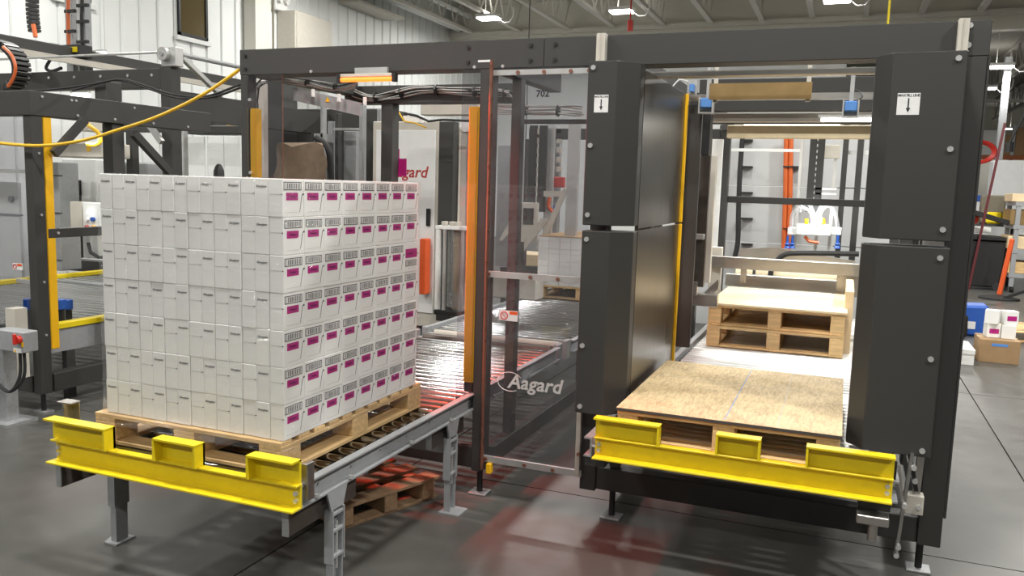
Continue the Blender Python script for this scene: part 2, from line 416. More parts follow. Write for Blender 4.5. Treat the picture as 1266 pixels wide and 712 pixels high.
a = at(338, 4, x=WX+.1)
em = thing('emergency_light', 'small white twin emergency light on the siding wall', 'lamp', (WX+.1, a.y+.2, a.z))
build(B(WX+.02, WX+.16, a.y, a.y+.42, a.z-.12, a.z+.1), 'housing', 'white_plastic', em, bev=.02)
for dy in (.08, .32): build(MB().cyl((WX+.16, a.y+dy, a.z+.12), (WX+.26, a.y+dy, a.z+.1), .07, 12), 'lamp_head', 'white_plastic', em)

# high-bay lamps (the nearer rows are unseen above the frame, the last one added as front light)
def hibay(x, y, z, label, power=LAMP_POWER, grp='high-bay lamps'):
    t = thing('highbay_lamp', label, 'lamp', (x, y, z), grp)
    build(B(x-.32, x+.32, y-.22, y+.22, z+.04, z+.12), 'housing', 'white_paint', t, bev=.02)
    build(B(x-.29, x+.29, y-.19, y+.19, z, z+.04), 'diffuser', 'lamp_white', t, bev=.01)
    build(MB().tube([(x-.1, y, z+.12), (x-.1, y, 7.29 if y < 24.4 else 6.49)], .012, 5), 'hanger', 'joist', t)
    build(MB().tube([(x+.30, y, z+.02), (x+.45, y, z-.10), (x+.62, y, z-.10), (x+.72, y, z+.04), (x+.74, y, z+.3)], .014, 5), 'cord', 'white_plastic', t)
    area_light('lamp_glow', (x, y, z-.02), .55, power, (1, .985, .94), .35)
    area_light('roof_fill', (x, y, z+.14), .55, power*.06, (1, .97, .90), .35, rot=(math.pi, 0, 0))  # added upward fill that brightens the roof deck and joists
for px, lab in ((600, 'bright high-bay lamp hanging nearest the siding wall'), (770, 'bright high-bay lamp above the left edge of the guard panel'), (1035, 'bright high-bay lamp above the pallet bay')):
    p = at(px, {600: 22, 770: 17, 1035: 7}[px], z=6.3); hibay(p.x, 21.5, 6.3, lab)
hibay(3.5, 25.6, 5.25, 'upper of the two lamps beside the right machine post', 90)
hibay(3.75, 30.0, 5.2, 'lower of the two lamps beside the right machine post', 90)
hibay(7.2, 47, 5.2, 'small far lamp above the storage racks', 90)
n = 0
ords = ['first', 'second', 'third', 'fourth', 'fifth', 'sixth']
for j, y in enumerate((15.0, 8.5, 2.0, -4.0)):  # last row, behind the camera, is added to brighten the load's front
    for i, x in enumerate((-9.7, -5.4, -.8, 3.6)):
        hibay(x, y, 6.3, 'unseen overhead high-bay lamp, %s row before the bulkhead, %s from siding wall' % (ords[j], ords[i]), LAMP_POWER*(1.0, 1.05, 1.35, 1.1)[j]*((3.0, 3.0, 1.6, 1)[j] if i == 3 else 1))
# cords dropping from the roof
a = at(1098, 25, y=14.0)
tag(build(MB().tube([(a.x, 14, 7.29), (a.x, 14, 3.0)], .018, 6), 'extension_cord', 'yellow_paint'), 'yellow cord dropping straight from the roof behind the front beam', 'cord')
a = at(655, 10, y=20.0)
tag(build(MB().tube([(a.x, 20, 7.29), (a.x, 20, 3.0)], .012, 6), 'drop_rod', 'black_plastic'), 'thin dark rod dropping from the roof beside the glass door', 'rod')
a = at(780, 10, y=20.0); tag(build(MB().tube([(a.x, 20, 7.29), (a.x, 20, 5.8)], .02, 6).cyl((a.x, 20, 5.55), (a.x, 20, 5.8), .07, 10), 'drop_plug', 'red_paint'), 'dark red plug hanging on a cord beside the bright lamp', 'plug')

# ================================================================ PALLETS
def pallet(name, label, x0, y0, z0, W, L, H, nb, cat='pallet', grp=None, rotz=0, wx='pinewood', wy='pinewood_y', missing=(), gapx=False, blk=(.10, .13)):
    """block pallet; x0,y0 = its near left corner, deck boards along x"""
    t = thing(name, label, cat, (x0+W/2, y0+L/2, z0), grp, local=True, rotz=rotz)
    th = .018; bz0, bz1 = th, H-2*th
    for bx in (-W/2, -blk[0]/2, W/2-blk[0]):
        for by in (-L/2, -blk[1]/2, L/2-blk[1]):
            build(B(bx, bx+blk[0], by, by+blk[1], bz0, bz1), 'block', wx, t, bev=.003)
    for bx in (-W/2, -blk[0]/2, W/2-blk[0]):
        build(B(bx, bx+blk[0], -L/2, L/2, H-2*th, H-th), 'stringer_board', wy, t, bev=.002)
        build(B(bx, bx+blk[0], -L/2+.0, L/2, 0, th), 'bottom_board', wy, t, bev=.002)
    for by in (-L/2+.003, L/2-.103):
        for (a0, a1) in ((-W/2+blk[0], -blk[0]/2), (blk[0]/2, W/2-blk[0])):
            build(B(a0, a1, by, by+.1, 0.001, th-.001), 'bottom_board', wx, t, bev=.002)
    pit = L/nb
    for k in range(nb):
        if k in missing: continue
        w = pit*(.985 if not gapx else .72) * random.uniform(.96, 1.0)
        if k == 0: y_ = -L/2
        elif k == nb-1: y_ = L/2-w
        else: y_ = -L/2+k*pit+(pit-w)/2
        j = random.uniform(-.004, .004)
        build(B(-W/2+j, W/2+j, y_, y_+w, H-th, H), 'deck_board', wx, t, bev=.002)
    return t
RZ = .596         # top of the rollers
lp = pallet('wooden_pallet', 'pale wooden pallet carrying the wrapped stack of white cartons', -3.12, 2.735, RZ+.001, 1.03, 1.215, .138, 11, gapx=True, blk=(.115, .135))
op = pallet('wooden_pallet', 'wooden pallet covered by a strand board sheet behind the right yellow bumper', -.962, 3.865, RZ+.001, 1.012, 1.22, .150, 9, gapx=True)
sh = thing('strand_board', 'strand board sheet lying on the pallet behind the right yellow bumper', 'board', (-.455, 4.475, RZ+.152))
build(B(-.968, .056, 3.855, 5.095, RZ+.152, RZ+.167), 'sheet', 'osb', sh, smooth=False)
build(B(-.969, .057, 3.8535, 3.8548, RZ+.1525, RZ+.1655), 'painted_edge', 'sheet_edge', sh, smooth=False)
build(B(-.458, -.454, 3.88, 5.08, RZ+.167, RZ+.1676), 'chalk_line', 'sensor_blue', sh, smooth=False)
build(B(-.222, -.219, 3.88, 5.08, RZ+.167, RZ+.1676), 'chalk_line', 'cable_grey', sh, smooth=False)
build(B(-.95, .04, 4.655, 4.658, RZ+.167, RZ+.1676), 'chalk_line', 'cable_grey', sh, smooth=False)
s1 = pallet('wooden_pallet', 'lower pallet of the pair stacked deep in the pallet bay', -.965, 6.63, RZ+.001, 1.012, 1.22, .162, 9, gapx=True, rotz=.012, grp='pallet pair')
s2 = pallet('wooden_pallet', 'upper pallet of the pair, carrying a bright plywood sheet', -.955, 6.66, RZ+.165, 1.012, 1.22, .162, 9, gapx=True, rotz=-.008, grp='pallet pair')
tag(build(B(-.965, .065, 6.64, 7.89, RZ+.330, RZ+.346), 'plywood_sheet', 'plywood', smooth=False), 'bright plywood sheet on the stacked pallet pair', 'board')
# broken pallet on the floor below the left conveyor
bp = thing('wooden_pallet', 'weathered brown slatted pallet on the floor under the left conveyor', 'pallet', (-2.44, 3.93, 0), local=True, rotz=1.22)
for bx in (-.30, 0, .28):
    build(B(bx-.045, bx+.045, -.25, .25, .018, .115), 'stringer', 'oldwood', bp, bev=.003)
for k, y in enumerate((-.20, -.01, .19)):
    build(B(-.36, .36, y-.055, y+.055, .116, .134), 'deck_board', 'oldwood', bp, bev=.002)
for y in (-.19, .19):
    build(B(-.36, .36, y-.05, y+.05, 0, .0175), 'bottom_board', 'oldwood', bp, bev=.002)

# ================================================================ CARTONS
CW, CD, CH = .070, .1425, .1545     # 14 wide, 8 deep, 7 high
SX, SY, SZ = -3.072, 2.757, RZ+.141
me_logo = text_mesh('Energizer', .0135, shear=.35, bold=.0002, extrude=.0002)
me_lab = text_mesh('Energizer', .0125, shear=.35, bold=.0002, extrude=.0002)
me_lab.transform(Matrix.Rotation(math.pi/2, 4, 'Z'))
def shared(mb, name, mat, bev=0):
    o = build(mb, name, mat, None, bev=bev, smooth=False); me = o.data
    me.transform(Matrix.Translation(o.location)); bpy.data.objects.remove(o); return me
hx, hy = CW/2-.0008, CD/2-.0008
me_box = shared(B(-hx, hx, -hy, hy, .0006, CH-.0006), 'carton', 'carton', bev=.0018)
e = .0006
# prints on the +x face: the face spans y (-hy..hy) left to right as seen, z up
def fr(u0, u1, v0, v1, t=e): # u from the near edge, v from the top, as fractions
    return B(hx, hx+t, -hy+u0*CD, -hy+u1*CD, CH*(1-v1), CH*(1-v0))
me_bar = shared(fr(.05, .87, .08, .295), 'barcode', 'barcode')
me_mag = shared(fr(.16, .71, .36, .56), 'colour_label', 'magenta')
me_magB = shared(fr(.05, .92, .22, .52), 'colour_label', 'magenta')
me_barB = shared(fr(.05, .90, .60, .80), 'barcode', 'barcode')
def yz(u, v): return (-hy+u*CD, CH*(1-v))
m = MB(); P0, P1, P2 = yz(.93, .40), yz(.90, .42), yz(.79, .87)
m.prism([(P1[0]-.0012, P1[1]), (P0[0], P0[1]+.001), (P0[0]+.0012, P0[1]-.001), (P1[0]+.0013, P1[1]-.002), (P2[0]+.0010, P2[1]), (P2[0]-.0010, P2[1])], 'x', hx, hx+e)
me_tear = shared(m, 'tear_line', 'ink')
me_fold = shared(fr(.15, .79, .872, .880), 'fold_line', 'carton_edge')
me_dot = shared(MB().cyl((hx-.001, hy-.004, CH*.60), (hx+.0012, hy-.004, CH*.60), .0042, 8), 'finger_hole', 'ink')
me_tab = shared(B(-hx+.004, hx, -hy-e, -hy, CH*.592, CH*.602), 'tear_line', 'carton_edge')
me_tabdot = shared(B(hx-.007, hx, -hy-e*1.4, -hy, CH*.585, CH*.607), 'finger_hole', 'ink')
def part(me, name, parent, loc=(0, 0, 0)):
    o = bpy.data.objects.new(name, me); COL.objects.link(o); o.parent = parent; o.location = loc; return o
ORD = ['first', 'second', 'third', 'fourth', 'fifth', 'sixth', 'seventh', 'eighth', 'ninth', 'tenth', 'eleventh', 'twelfth', 'thirteenth', 'fourteenth']
def tier(k): return 'top tier' if k == 6 else 'bottom tier' if k == 0 else ORD[6-k]+' tier from top'
if not me_logo.materials: me_logo.materials.append(MAT['ink_grey'])
if not me_lab.materials: me_lab.materials.append(MAT['ink_wine'])
for k in range(7):
    for c in range(14):
        for d in range(8):
            front, side = d == 0, c == 13
            if not (front or side): continue
            ctr = Vector((SX+(c+.5)*CW, SY+(d+.5)*CD, SZ+k*CH))
            o = part(me_box, 'carton', None, ctr + Vector((random.uniform(-.0015, .001) if side else 0, random.uniform(-.002, .0015) if front else 0, 0)))
            # the load leans and settles a little, tier by tier
            if front: o.location.x += .0007 if c % 2 else -.0007
            o.location.x += .0012*math.sin(k*1.7); o.location.y += .0006*math.sin(k*2.3+1)
            o.rotation_euler.z = random.uniform(-.004, .004)
            if side and front: lab = 'white carton, near corner of wrapped load, '+tier(k)
            elif front: lab = 'white carton, wrapped load front, %s column from left, %s' % (ORD[c], tier(k))
            else: lab = 'white carton, wrapped load side, %s from near corner, %s' % (ORD[d], tier(k))
            tag(o, lab, 'carton', 'white cartons of the wrapped pallet load')
            if side:
                odd = (k == 4 and d == 7)
                part(me_barB if odd else me_bar, 'barcode', o); part(me_magB if odd else me_mag, 'colour_label', o)
                part(me_lab, 'lettering', o, (hx+.0009, -hy+.435*CD, CH*(.63 if odd else .54)))
                if not odd: part(me_tear, 'tear_line', o)
                part(me_fold, 'fold_line', o)
                part(me_dot, 'finger_hole', o)
            if front:
                if c % 2: part(me_tab, 'tear_line', o); part(me_tabdot, 'finger_hole', o)
                else: part(me_logo, 'lettering', o, (0, -hy-.0006, CH*.79))
# the unseen cartons inside the load
m = MB()
for k in range(7):
    for c in range(13):
        for d in range(1, 8):
            x, y, z = SX+c*CW, SY+d*CD, SZ+k*CH
            m.box(x+.001, x+CW-.001, y+.001, y+CD-.001, z+.001, z+CH-.001)
o = build(m, 'inner_cartons', 'carton', smooth=False); tag(o, 'white cartons packed inside the wrapped pallet load', 'carton'); o['kind'] = 'stuff'
# stretch film around the load
def film():
    m = MB(); x0, x1, y0, y1 = SX-.008, SX+14*CW+.008, SY-.009, SY+8*CD+.008
    nz_ = 40; per = []
    for k in range(40): per.append((x0+(x1-x0)*k/40, y0, 0, -1))
    for k in range(44): per.append((x1, y0+(y1-y0)*k/44, 1, 0))
    for k in range(40): per.append((x1-(x1-x0)*k/40, y1, 0, 1))
    for k in range(44): per.append((x0, y1-(y1-y0)*k/44, -1, 0))
    rnd = random.Random(3); n = len(per); vs = []
    zb, zt = RZ+.105, SZ+7*CH+.004
    for i in range(nz_+1):
        t = i/nz_; z = zb+(zt-zb)*t
        for (x, y, nx, ny) in per:
            o_ = .0025*rnd.random()+.0015*math.sin(z*60+x*9+y*7)
            low = max(0, 1-(z-zb)/.09)
            o_ += .040*low*low + low*rnd.uniform(0, .006)
            vs.append((x+nx*o_, y+ny*o_, z))
    fs = [(i*n+k, i*n+(k+1) % n, (i+1)*n+(k+1) % n, (i+1)*n+k) for i in range(nz_) for k in range(n)]
    m._add(vs, fs); return m
tag(build(film(), 'stretch_film', 'film'), 'clear stretch film wrapped around the white carton load', 'film')

# ================================================================ CONVEYORS
def bumper(t, x0, x1, yf, zb=.535, cups=None):
    """yellow end stop: channel with three shallow cups standing on it"""
    b = build(MB().prism([(yf, zb), (yf+.066, zb), (yf+.066, .638), (yf+.026, .638), (yf+.026, .630), (yf+.056, .630), (yf+.056, zb+.009), (yf, zb+.009)], 'x', x0, x1), 'bumper', 'yellow_paint', t, bev=.0015, smooth=False)
    for (a, c, left, right) in cups:
        m = MB().box(a, c, yf+.054, yf+.066, .6385, .735).box(a, c, yf+.006, yf+.066, .728, .736)
        if left: m.box(a, a+.010, yf+.006, yf+.066, .6385, .730)
        if right: m.box(c-.010, c, yf+.006, yf+.066, .6385, .730)
        build(m, 'stop_cup', 'yellow_paint', b, smooth=False)
    for x in (x0+.02, x1-.02):
        for z in (.568, .598): build(MB().cyl((x, yf+.045, z), (x, yf+.056, z), .010, 10), 'bolt', 'silver_bolt', b)
def rollers(t, x0, x1, ys, r=.0275, mat='roller_steel', first=None):
    for y in ys:
        if first is None:
            first = build(MB().cyl((x0, y, RZ-r), (x1, y, RZ-r), r, 14), 'roller', mat, t); fy = y
            build(MB().cyl((x0-.035, y, RZ-r), (x1+.035, y, RZ-r), .009, 8), 'axle', 'galvanised', first)
        else:
            c = share(first, t, (0, y-fy, 0))
            for ch in first.children: d = ch.copy(); COL.objects.link(d); d.parent = c
def rail(t, xin, xout, y0, y1, z0=.515, z1=.612, mat='grey_paint'):
    s = 1 if xout > xin else -1
    w = xin
    build(MB().prism([(w, z0), (xout, z0), (xout, z0+.008), (w+s*.009, z0+.008), (w+s*.009, z1-.008), (xout, z1-.008), (xout, z1), (w, z1)], 'y', y0, y1), 'side_rail', mat, t, smooth=False)
def jack_leg(t, x, y, top, s=1):
    """adjustable leg: two flats, rungs, a screw and a foot plate"""
    m = MB()
    m.box(x-.022, x+.022, y-.045, y-.039, .19, top).box(x-.022, x+.022, y+.039, y+.045, .19, top).box(x-.0225*s, x-.017*s, y-.039, y+.039, .19, top)
    lg = build(m, 'leg', 'grey_paint', t, smooth=False)
    build(MB().box(x-.018, x+.018, y-.036, y-.031, .007, .34).box(x-.018, x+.018, y+.031, y+.036, .007, .34).box(x-.0165*s, x-.012*s, y-.031, y+.031, .007, .34), 'inner_leg', 'grey_paint', lg, smooth=False)
    for z in (.335, .22, top-.02): build(B(x-.020, x+.020, y-.038, y+.038, z-.006, z+.006), 'rung', 'grey_paint', lg, smooth=False)
    build(MB().cyl((x+.01*s, y, .16), (x+.01*s, y, .37), .006, 8), 'jack_screw', 'silver_bolt', lg)
    build(MB().prism([(x-.04, y-.06), (x+.085*s if s > 0 else x+.04, y-.06), (x+.085*s if s > 0 else x+.04, y+.06), (x-.04 if s > 0 else x-.085, y+.06)], 'z', 0, .008), 'foot_plate', 'grey_paint', lg, smooth=False)

lc = thing('roller_conveyor', 'grey roller conveyor with yellow end bumper carrying the wrapped load', 'conveyor', (-2.55, 4.2, 0))
rollers(lc, -3.165, -2.005, [2.68+.0968*k for k in range(33)])
rail(lc, -1.965, -1.925, 2.618, 5.88); rail(lc, -3.195, -3.235, 2.618, 5.88)
bumper(lc, -3.212, -1.896, 2.545, cups=[(-3.225, -2.865, False, True), (-2.60, -2.375, True, True), (-2.12, -1.90, True, False)])
for (y, s) in ((2.90, 1), (4.03, 1)):
    jack_leg(lc, -1.94, y, .43, 1)
    build(MB().prism([(y-.075, .515), (y+.075, .515), (y+.045, .43), (y-.045, .43)], 'x', -1.935, -1.925), 'gusset', 'grey_paint', lc, smooth=False)
for y in (2.97, 4.03): jack_leg(lc, -3.25, y, .43, -1)
for x, s in ((-1.962, 1), (-3.20, -1)):
    for (y0, y1) in ((2.615, 3.10), (3.84, 4.24)):
        build(MB().box(x-.006, x, y0, y1, .405, .513), 'hanger_plate', 'steel_brown', lc, smooth=False)
        build(B(x-.03, x, y0-.006, y0, .405, .513), 'hanger_flange', 'galvanised', lc, smooth=False)
build(B(-3.20, -1.965, 4.02, 4.05, .33, .40), 'cross_member', 'grey_paint', lc, smooth=False)
build(B(-3.20, -1.965, 2.94, 2.97, .41, .50), 'cross_member', 'steel_brown', lc, smooth=False)
# stop brackets at the front corners
build(MB().box(-1.922, -1.905, 2.660, 2.705, .545, .700).box(-1.985, -1.905, 2.655, 2.661, .62, .700), 'stop_bracket', 'stainless', lc, bev=.002)
build(MB().box(-3.252, -3.237, 2.67, 2.72, .56, .775).box(-3.252, -3.195, 2.714, 2.72, .60, .775).box(-3.275, -3.192, 2.665, 2.722, .775, .782), 'stop_bracket', 'stainless', lc, bev=.002)
bolts(lc, [(-1.924, y, .53) for y in (2.75, 3.0, 3.55, 4.0, 4.6, 5.2)], .011, (0, 0, 1), t=.012)
bolts(lc, [(-1.956, 2.8+.25*k, .565) for k in range(11)], .007, (1, 0, 0), mat='galvanised', t=.006)
# drive rollers between the two conveyors
for k, y in enumerate((5.965, 6.16)):
    dr = thing('drive_roller', ['thick tan drive roller ending the near conveyor', 'thick tan drive roller starting the far conveyor'][k], 'roller', (-2.6, y, .55), 'drive rollers')
    build(MB().cyl((-3.13, y, .558), (-2.03, y, .558), .042, 18), 'sleeve', 'beige_metal' if k else 'steel_brown', dr)
    build(MB().cyl((-3.2, y, .558), (-1.97, y, .558), .014, 10), 'shaft', 'silver_bolt', dr)
    for x in (-3.22, -1.985): build(B(x-.012, x+.03, y-.05, y+.05, .47, .62), 'bearing', 'grey_paint', dr, bev=.004)
fc = thing('roller_conveyor', 'far roller conveyor under the stretch wrapper, carrying the small load', 'conveyor', (-2.6, 8.5, 0))
rollers(fc, -3.165, -2.005, [6.26+.0968*k for k in range(46)])
rail(fc, -1.965, -1.925, 6.22, 10.75); rail(fc, -3.195, -3.235, 6.22, 10.75)
for x in (-1.95, -3.215):
    for y in (6.5, 8.5, 10.5): build(B(x-.03, x+.03, y-.03, y+.03, 0, .514), 'leg', 'charcoal', fc, smooth=False)

rc = thing('roller_conveyor', 'bright roller conveyor of the pallet bay with yellow end bumper', 'conveyor', (-.4, 6, .4))
rollers(rc, -1.035, .185, [3.80+.0780*k for k in range(66)], r=.026, mat='roller_lit')
rail(rc, .215, .295, 3.79, 8.98, mat='galvanised'); rail(rc, -1.065, -1.105, 3.79, 8.98, mat='galvanised')
bumper(rc, -1.040, .268, 3.705, cups=[(-1.040, -.725, False, True), (-.47, -.275, True, True), (-.085, .268, True, False)])
build(MB().box(.136, .264, 3.72, 3.79, .428, .468), 'clamp_block', 'stainless', rc, bev=.004)
build(MB().cyl((.205, 3.76, .35), (.205, 3.76, .43), .020, 12), 'clamp_stem', 'stainless', rc)
build(B(.14, .27, 3.80, 4.29, .469, .514), 'rail_support', 'charcoal', rc, smooth=False)
build(B(-1.10, -1.0, 3.80, 4.29, .469, .514), 'rail_support', 'charcoal', rc, smooth=False)
build(B(-.02, .28, 3.790, 3.80, .62, .70), 'guide_plate', 'black_plastic', rc, smooth=False)
for y in (4.36, 6.2, 8.6):
    for x in (-1.085, .235): build(B(x-.025, x+.025, y-.03, y+.03, .29 if y < 5 else 0, .514), 'leg', 'charcoal', rc, smooth=False)
# linkage beside the right bumper
lk = thing('lift_linkage', 'stainless link arms and bolts between right bumper and machine post', 'linkage', (.36, 4.1, .2))
build(MB().bar((.36, 4.10, .66), (.325, 4.05, .19), .014, .040, (0, 1, 0)), 'link_arm', 'stainless', lk)
build(MB().bar((.30, 3.95, .63), (.335, 3.98, .42), .012, .035, (0, 1, 0)), 'link_arm', 'stainless', lk)
build(MB().bar((.405, 4.18, .66), (.395, 4.18, .36), .03, .05, (0, 1, 0)), 'link_post', 'stainless', lk)
build(B(.345, .43, 4.13, 4.2, .36, .45), 'pivot_block', 'beige_metal', lk, bev=.003)
build(MB().bar((.345, 4.15, .68), (.395, 4.15, .47), .018, .03, (0, 1, 0)), 'dark_rod', 'black_plastic', lk)
for p in ((.33, 4.03, .24), (.325, 4.03, .20), (.335, 3.96, .46), (.37, 4.09, .60), (.385, 4.15, .52), (.41, 4.15, .40)):
    build(MB().cyl(p, (p[0], p[1]-.03, p[2]), .012, 10), 'pin', 'silver_bolt', lk)

# ================================================================ MAIN MACHINE FRAME
mf = thing('machine_frame', 'long charcoal steel frame of the palletizing machine spanning both lanes', 'machine frame', (-1.5, 5, .15))
def fbox(name, x0, x1, y0, y1, z0, z1, mat='charcoal', bev=.003): return build(B(x0, x1, y0, y1, z0, z1), name, mat, mf, bev=bev)
FY = 4.30
fbox('front_beam', -3.585, -1.566, FY, FY+.15, 2.452, 2.607)
fbox('front_beam', -1.564, .54, FY, FY+.15, 2.452, 2.607)
fbox('post', -3.580, -3.522, FY, FY+.08, .15, 2.451)
fbox('post', -1.935, -1.87, FY, FY+.11, .15, 2.451)
fbox('post', -1.27, -1.18, FY, FY+.11, .15, 2.451)
fbox('post', .432, .535, FY, FY+.15, .155, 2.451)
build(B(.5365, .549, FY+.012, FY+.15, .30, 2.447), 'post_cover', 'charcoal', mf, bev=.002)
fbox('base_beam', -1.179, .431, FY+.01, FY+.10, .16, .285)
fbox('base_beam', -3.469, -1.936, FY+.02, FY+.10, .16, .285)
fbox('base_beam', -1.915, -1.835, FY+.111, 9.2, .17, .275)
fbox('base_beam', -1.26, -1.17, FY+.115, 9.2, .17, .275)
fbox('base_beam', .44, .53, FY+.155, 9.2, .17, .275)
fbox('base_beam', -3.57, -3.48, FY+.115, 9.2, .17, .275)
# inner row
IY = 5.45
fbox('inner_beam', -3.57, -2.16, IY, IY+.12, 2.390, 2.52)
fbox('cable_ladder', -2.159, -1.301, IY+.02, IY+.06, 2.245, 2.275)
fbox('post', -3.25, -3.155, IY, IY+.10, .62, 2.389)
fbox('post', -1.905, -1.845, 4.70, 4.77, .276, 2.449)
fbox('post', -1.30, -1.19, IY, IY+.11, .15, 2.389)
fbox('side_beam', -3.57, -3.45, FY+.151, IY-.001, 2.45, 2.58)
fbox('side_beam', -1.93, -1.85, FY+.151, IY-.001, 2.45, 2.57)
fbox('side_beam', -1.29, -1.17, FY+.151, 9.2, 2.521, 2.60)
fbox('side_beam', .43, .535, FY+.151, 9.2, 2.47, 2.60)
# rear row of the pallet bay
for (x0, x1, y) in ((-1.32, -1.22, 7.6), (.43, .53, 7.6), (.43, .53, 5.6), (-1.30, -1.20, 9.2), (.43, .53, 9.2)):
    fbox('post', x0, x1, y, y+.1, .15, 2.47)
fbox('cross_beam', -1.16, .429, 6.5, 6.6, 2.418, 2.535)
fbox('cross_beam', -1.16, .429, 7.45, 7.55, 2.40, 2.455)
fbox('cross_beam', -1.16, .429, 6.85, 6.95, 2.545, 2.70)
fbox('cross_beam', -1.20, .429, 9.25, 9.33, 1.70, 1.77, mat='black_plastic')
fbox('cross_beam', -3.5, -1.31, 9.2, 9.3, 2.36, 2.48)
# left-lane rear posts
fbox('post', -3.62, -3.52, 9.2, 9.3, .15, 2.36)
fbox('post', -1.98, -1.90, 9.2, 9.3, .15, 2.36)
for (x, y) in ((-1.09, 4.345), (.455, 4.375), (-1.90, 4.355), (-3.52, 4.355), (-1.87, 6.4), (-1.21, 6.4), (-1.87, 8.6), (-1.21, 8.6)):
    f_ = build(MB().cyl((x, y, .012), (x, y, .172), .017, 12), 'foot_screw', 'black_plastic', mf)
    build(B(x-.055, x+.055, y-.05, y+.05, 0, .013), 'foot_plate', 'galvanised', f_, bev=.003)
# corner clips on the beam over each guard panel
for (a, b2) in ((-1.262, -1.214), (at(1184, 45, y=4.255).x, at(1198, 45, y=4.255).x)):
    build(MB().box(a, b2, 4.255, 4.299, 2.40, 2.61).box((a+b2)/2-.002, (a+b2)/2+.002, 4.25, 4.2551, 2.40, 2.61), 'clip', 'beige_metal', mf, bev=.003)
bolts(mf, [(x, FY, z) for x in (-3.54, -2.01, -1.64, -1.50) for z in (2.49, 2.57)], .011, mat='black_plastic')
bolts(mf, [(x, FY, 2.463) for x in (-3.05, -1.97, -1.80)], .009)
bolts(mf, [(.452, FY, 2.585), (.452, FY, 2.50)], .014)
bolts(mf, [(.549, 4.4, z) for z in (.5, 1.0, 1.4, 1.9, 2.3)], .010, (1, 0, 0), mat='black_plastic')
lettering_plate = build(B(-1.95, -1.875, FY-.002, FY, 2.488, 2.500), 'name_plate', 'decal_white', mf, smooth=False)

# guard panels
def guard(name, label, poly, z0, z1, bz, bx, sticker=None):
    t = thing(name, label, 'guard panel', (sum(p[0] for p in poly)/len(poly), sum(p[1] for p in poly)/len(poly), z0), 'charcoal guard panels')
    build(MB().prism(poly, 'z', z0, z1), 'panel', 'panel_black', t, bev=.004)
    bolts(t, [(bx, 4.10, z) for z in bz], .013)
    if sticker:
        sx0, sx1, sz0, sz1 = sticker
        s = build(B(sx0, sx1, 4.0985, 4.0999, sz0, sz1), 'sticker', 'decal_white', t, smooth=False)
        cx = (sx0+sx1)/2; w = sx1-sx0
        lettering(me_max if w < .08 else me_max2, 'lettering', 'ink', s, (cx, 4.0983, sz1-.010))
        build(MB().prism([(cx-.003, sz1-.022), (cx+.003, sz1-.022), (cx+.003, sz0+.030), (cx+.009, sz0+.030), (cx, sz0+.010), (cx-.009, sz0+.030), (cx-.003, sz0+.030)], 'y', 4.0978, 4.0984), 'arrow', 'ink', s, smooth=False)
me_max = text_mesh('MAX FILL LINE', .0128, bold=.0002, spacing=.85)
me_max2 = text_mesh('MAX FILL LINE', .0160, bold=.0002, spacing=.85)
PL = [(-1.252, 4.10), (-1.105, 4.10), (-1.005, 4.20), (-1.005, 4.285), (-1.252, 4.285)]
PR = [(.148, 4.10), (.437, 4.10), (.437, 4.285), (.078, 4.285), (.078, 4.19)]
guard('guard_cover', 'upper charcoal guard panel with arrow sticker left of the pallet bay', PL, 1.628, 2.448, (2.415, 1.68, 2.03), -1.225, (-1.214, -1.141, 2.194, 2.281))
guard('guard_cover', 'lower charcoal guard panel left of the pallet bay', PL, .640, 1.600, (1.555, 1.0, .675), -1.225)
guard('guard_cover', 'upper charcoal guard panel with arrow sticker right of the pallet bay', PR, 1.628, 2.448, (2.415, 1.68, 2.03), .40, (.174, .265, 2.177, 2.271))
guard('guard_cover', 'lower charcoal guard panel right of the pallet bay', PR, .645, 1.600, (1.555, 1.1, .675), .40)
for x0, x1 in ((-1.24, -1.02), (.10, .42)):
    pass
# brushed inner side sheets of the pallet bay
for z0, z1, lab in ((1.612, 2.43, 'upper brushed dark sheet lining the left side of the pallet bay'), (.66, 1.600, 'lower brushed dark sheet lining the left side of the pallet bay')):
    t = thing('side_sheet', lab, 'sheet metal', (-1.0, 4.9, z0), 'brushed side sheets')
    build(B(-1.016, -1.004, 4.288, 5.44, z0, z1), 'sheet', 'polished_dark', t, bev=.002)
    build(B(-1.012, -.990, 5.441, 5.475, z0, z1), 'edge_strip', 'amber', t, bev=.002)
tag(build(B(.44, .455, 4.455, 5.59, .70, 2.42), 'side_sheet', 'charcoal', bev=.002), 'dark sheet lining the right side of the pallet bay', 'sheet metal')

# light curtains
for (x0, x1, lab) in ((-3.520, -3.472, 'amber light curtain column at the left machine post'), (-2.005, -1.942, 'amber light curtain column between the wrapped load and the glass door')):
    t = thing('light_curtain', lab, 'light curtain', ((x0+x1)/2, 4.33, .6), 'amber light curtains')
    m = MB().box(x0, x1, 4.31, 4.37, .67, 2.25)
    build(m, 'housing', 'amber', t, bev=.006)
    build(B(x0+.008, x1-.008, 4.305, 4.3095, .70, 2.22), 'lens_strip', 'amber', t, smooth=False)
    build(B(x0+.004, x1-.004, 4.315, 4.365, .612, .669), 'end_cap', 'black_plastic', t, bev=.004)
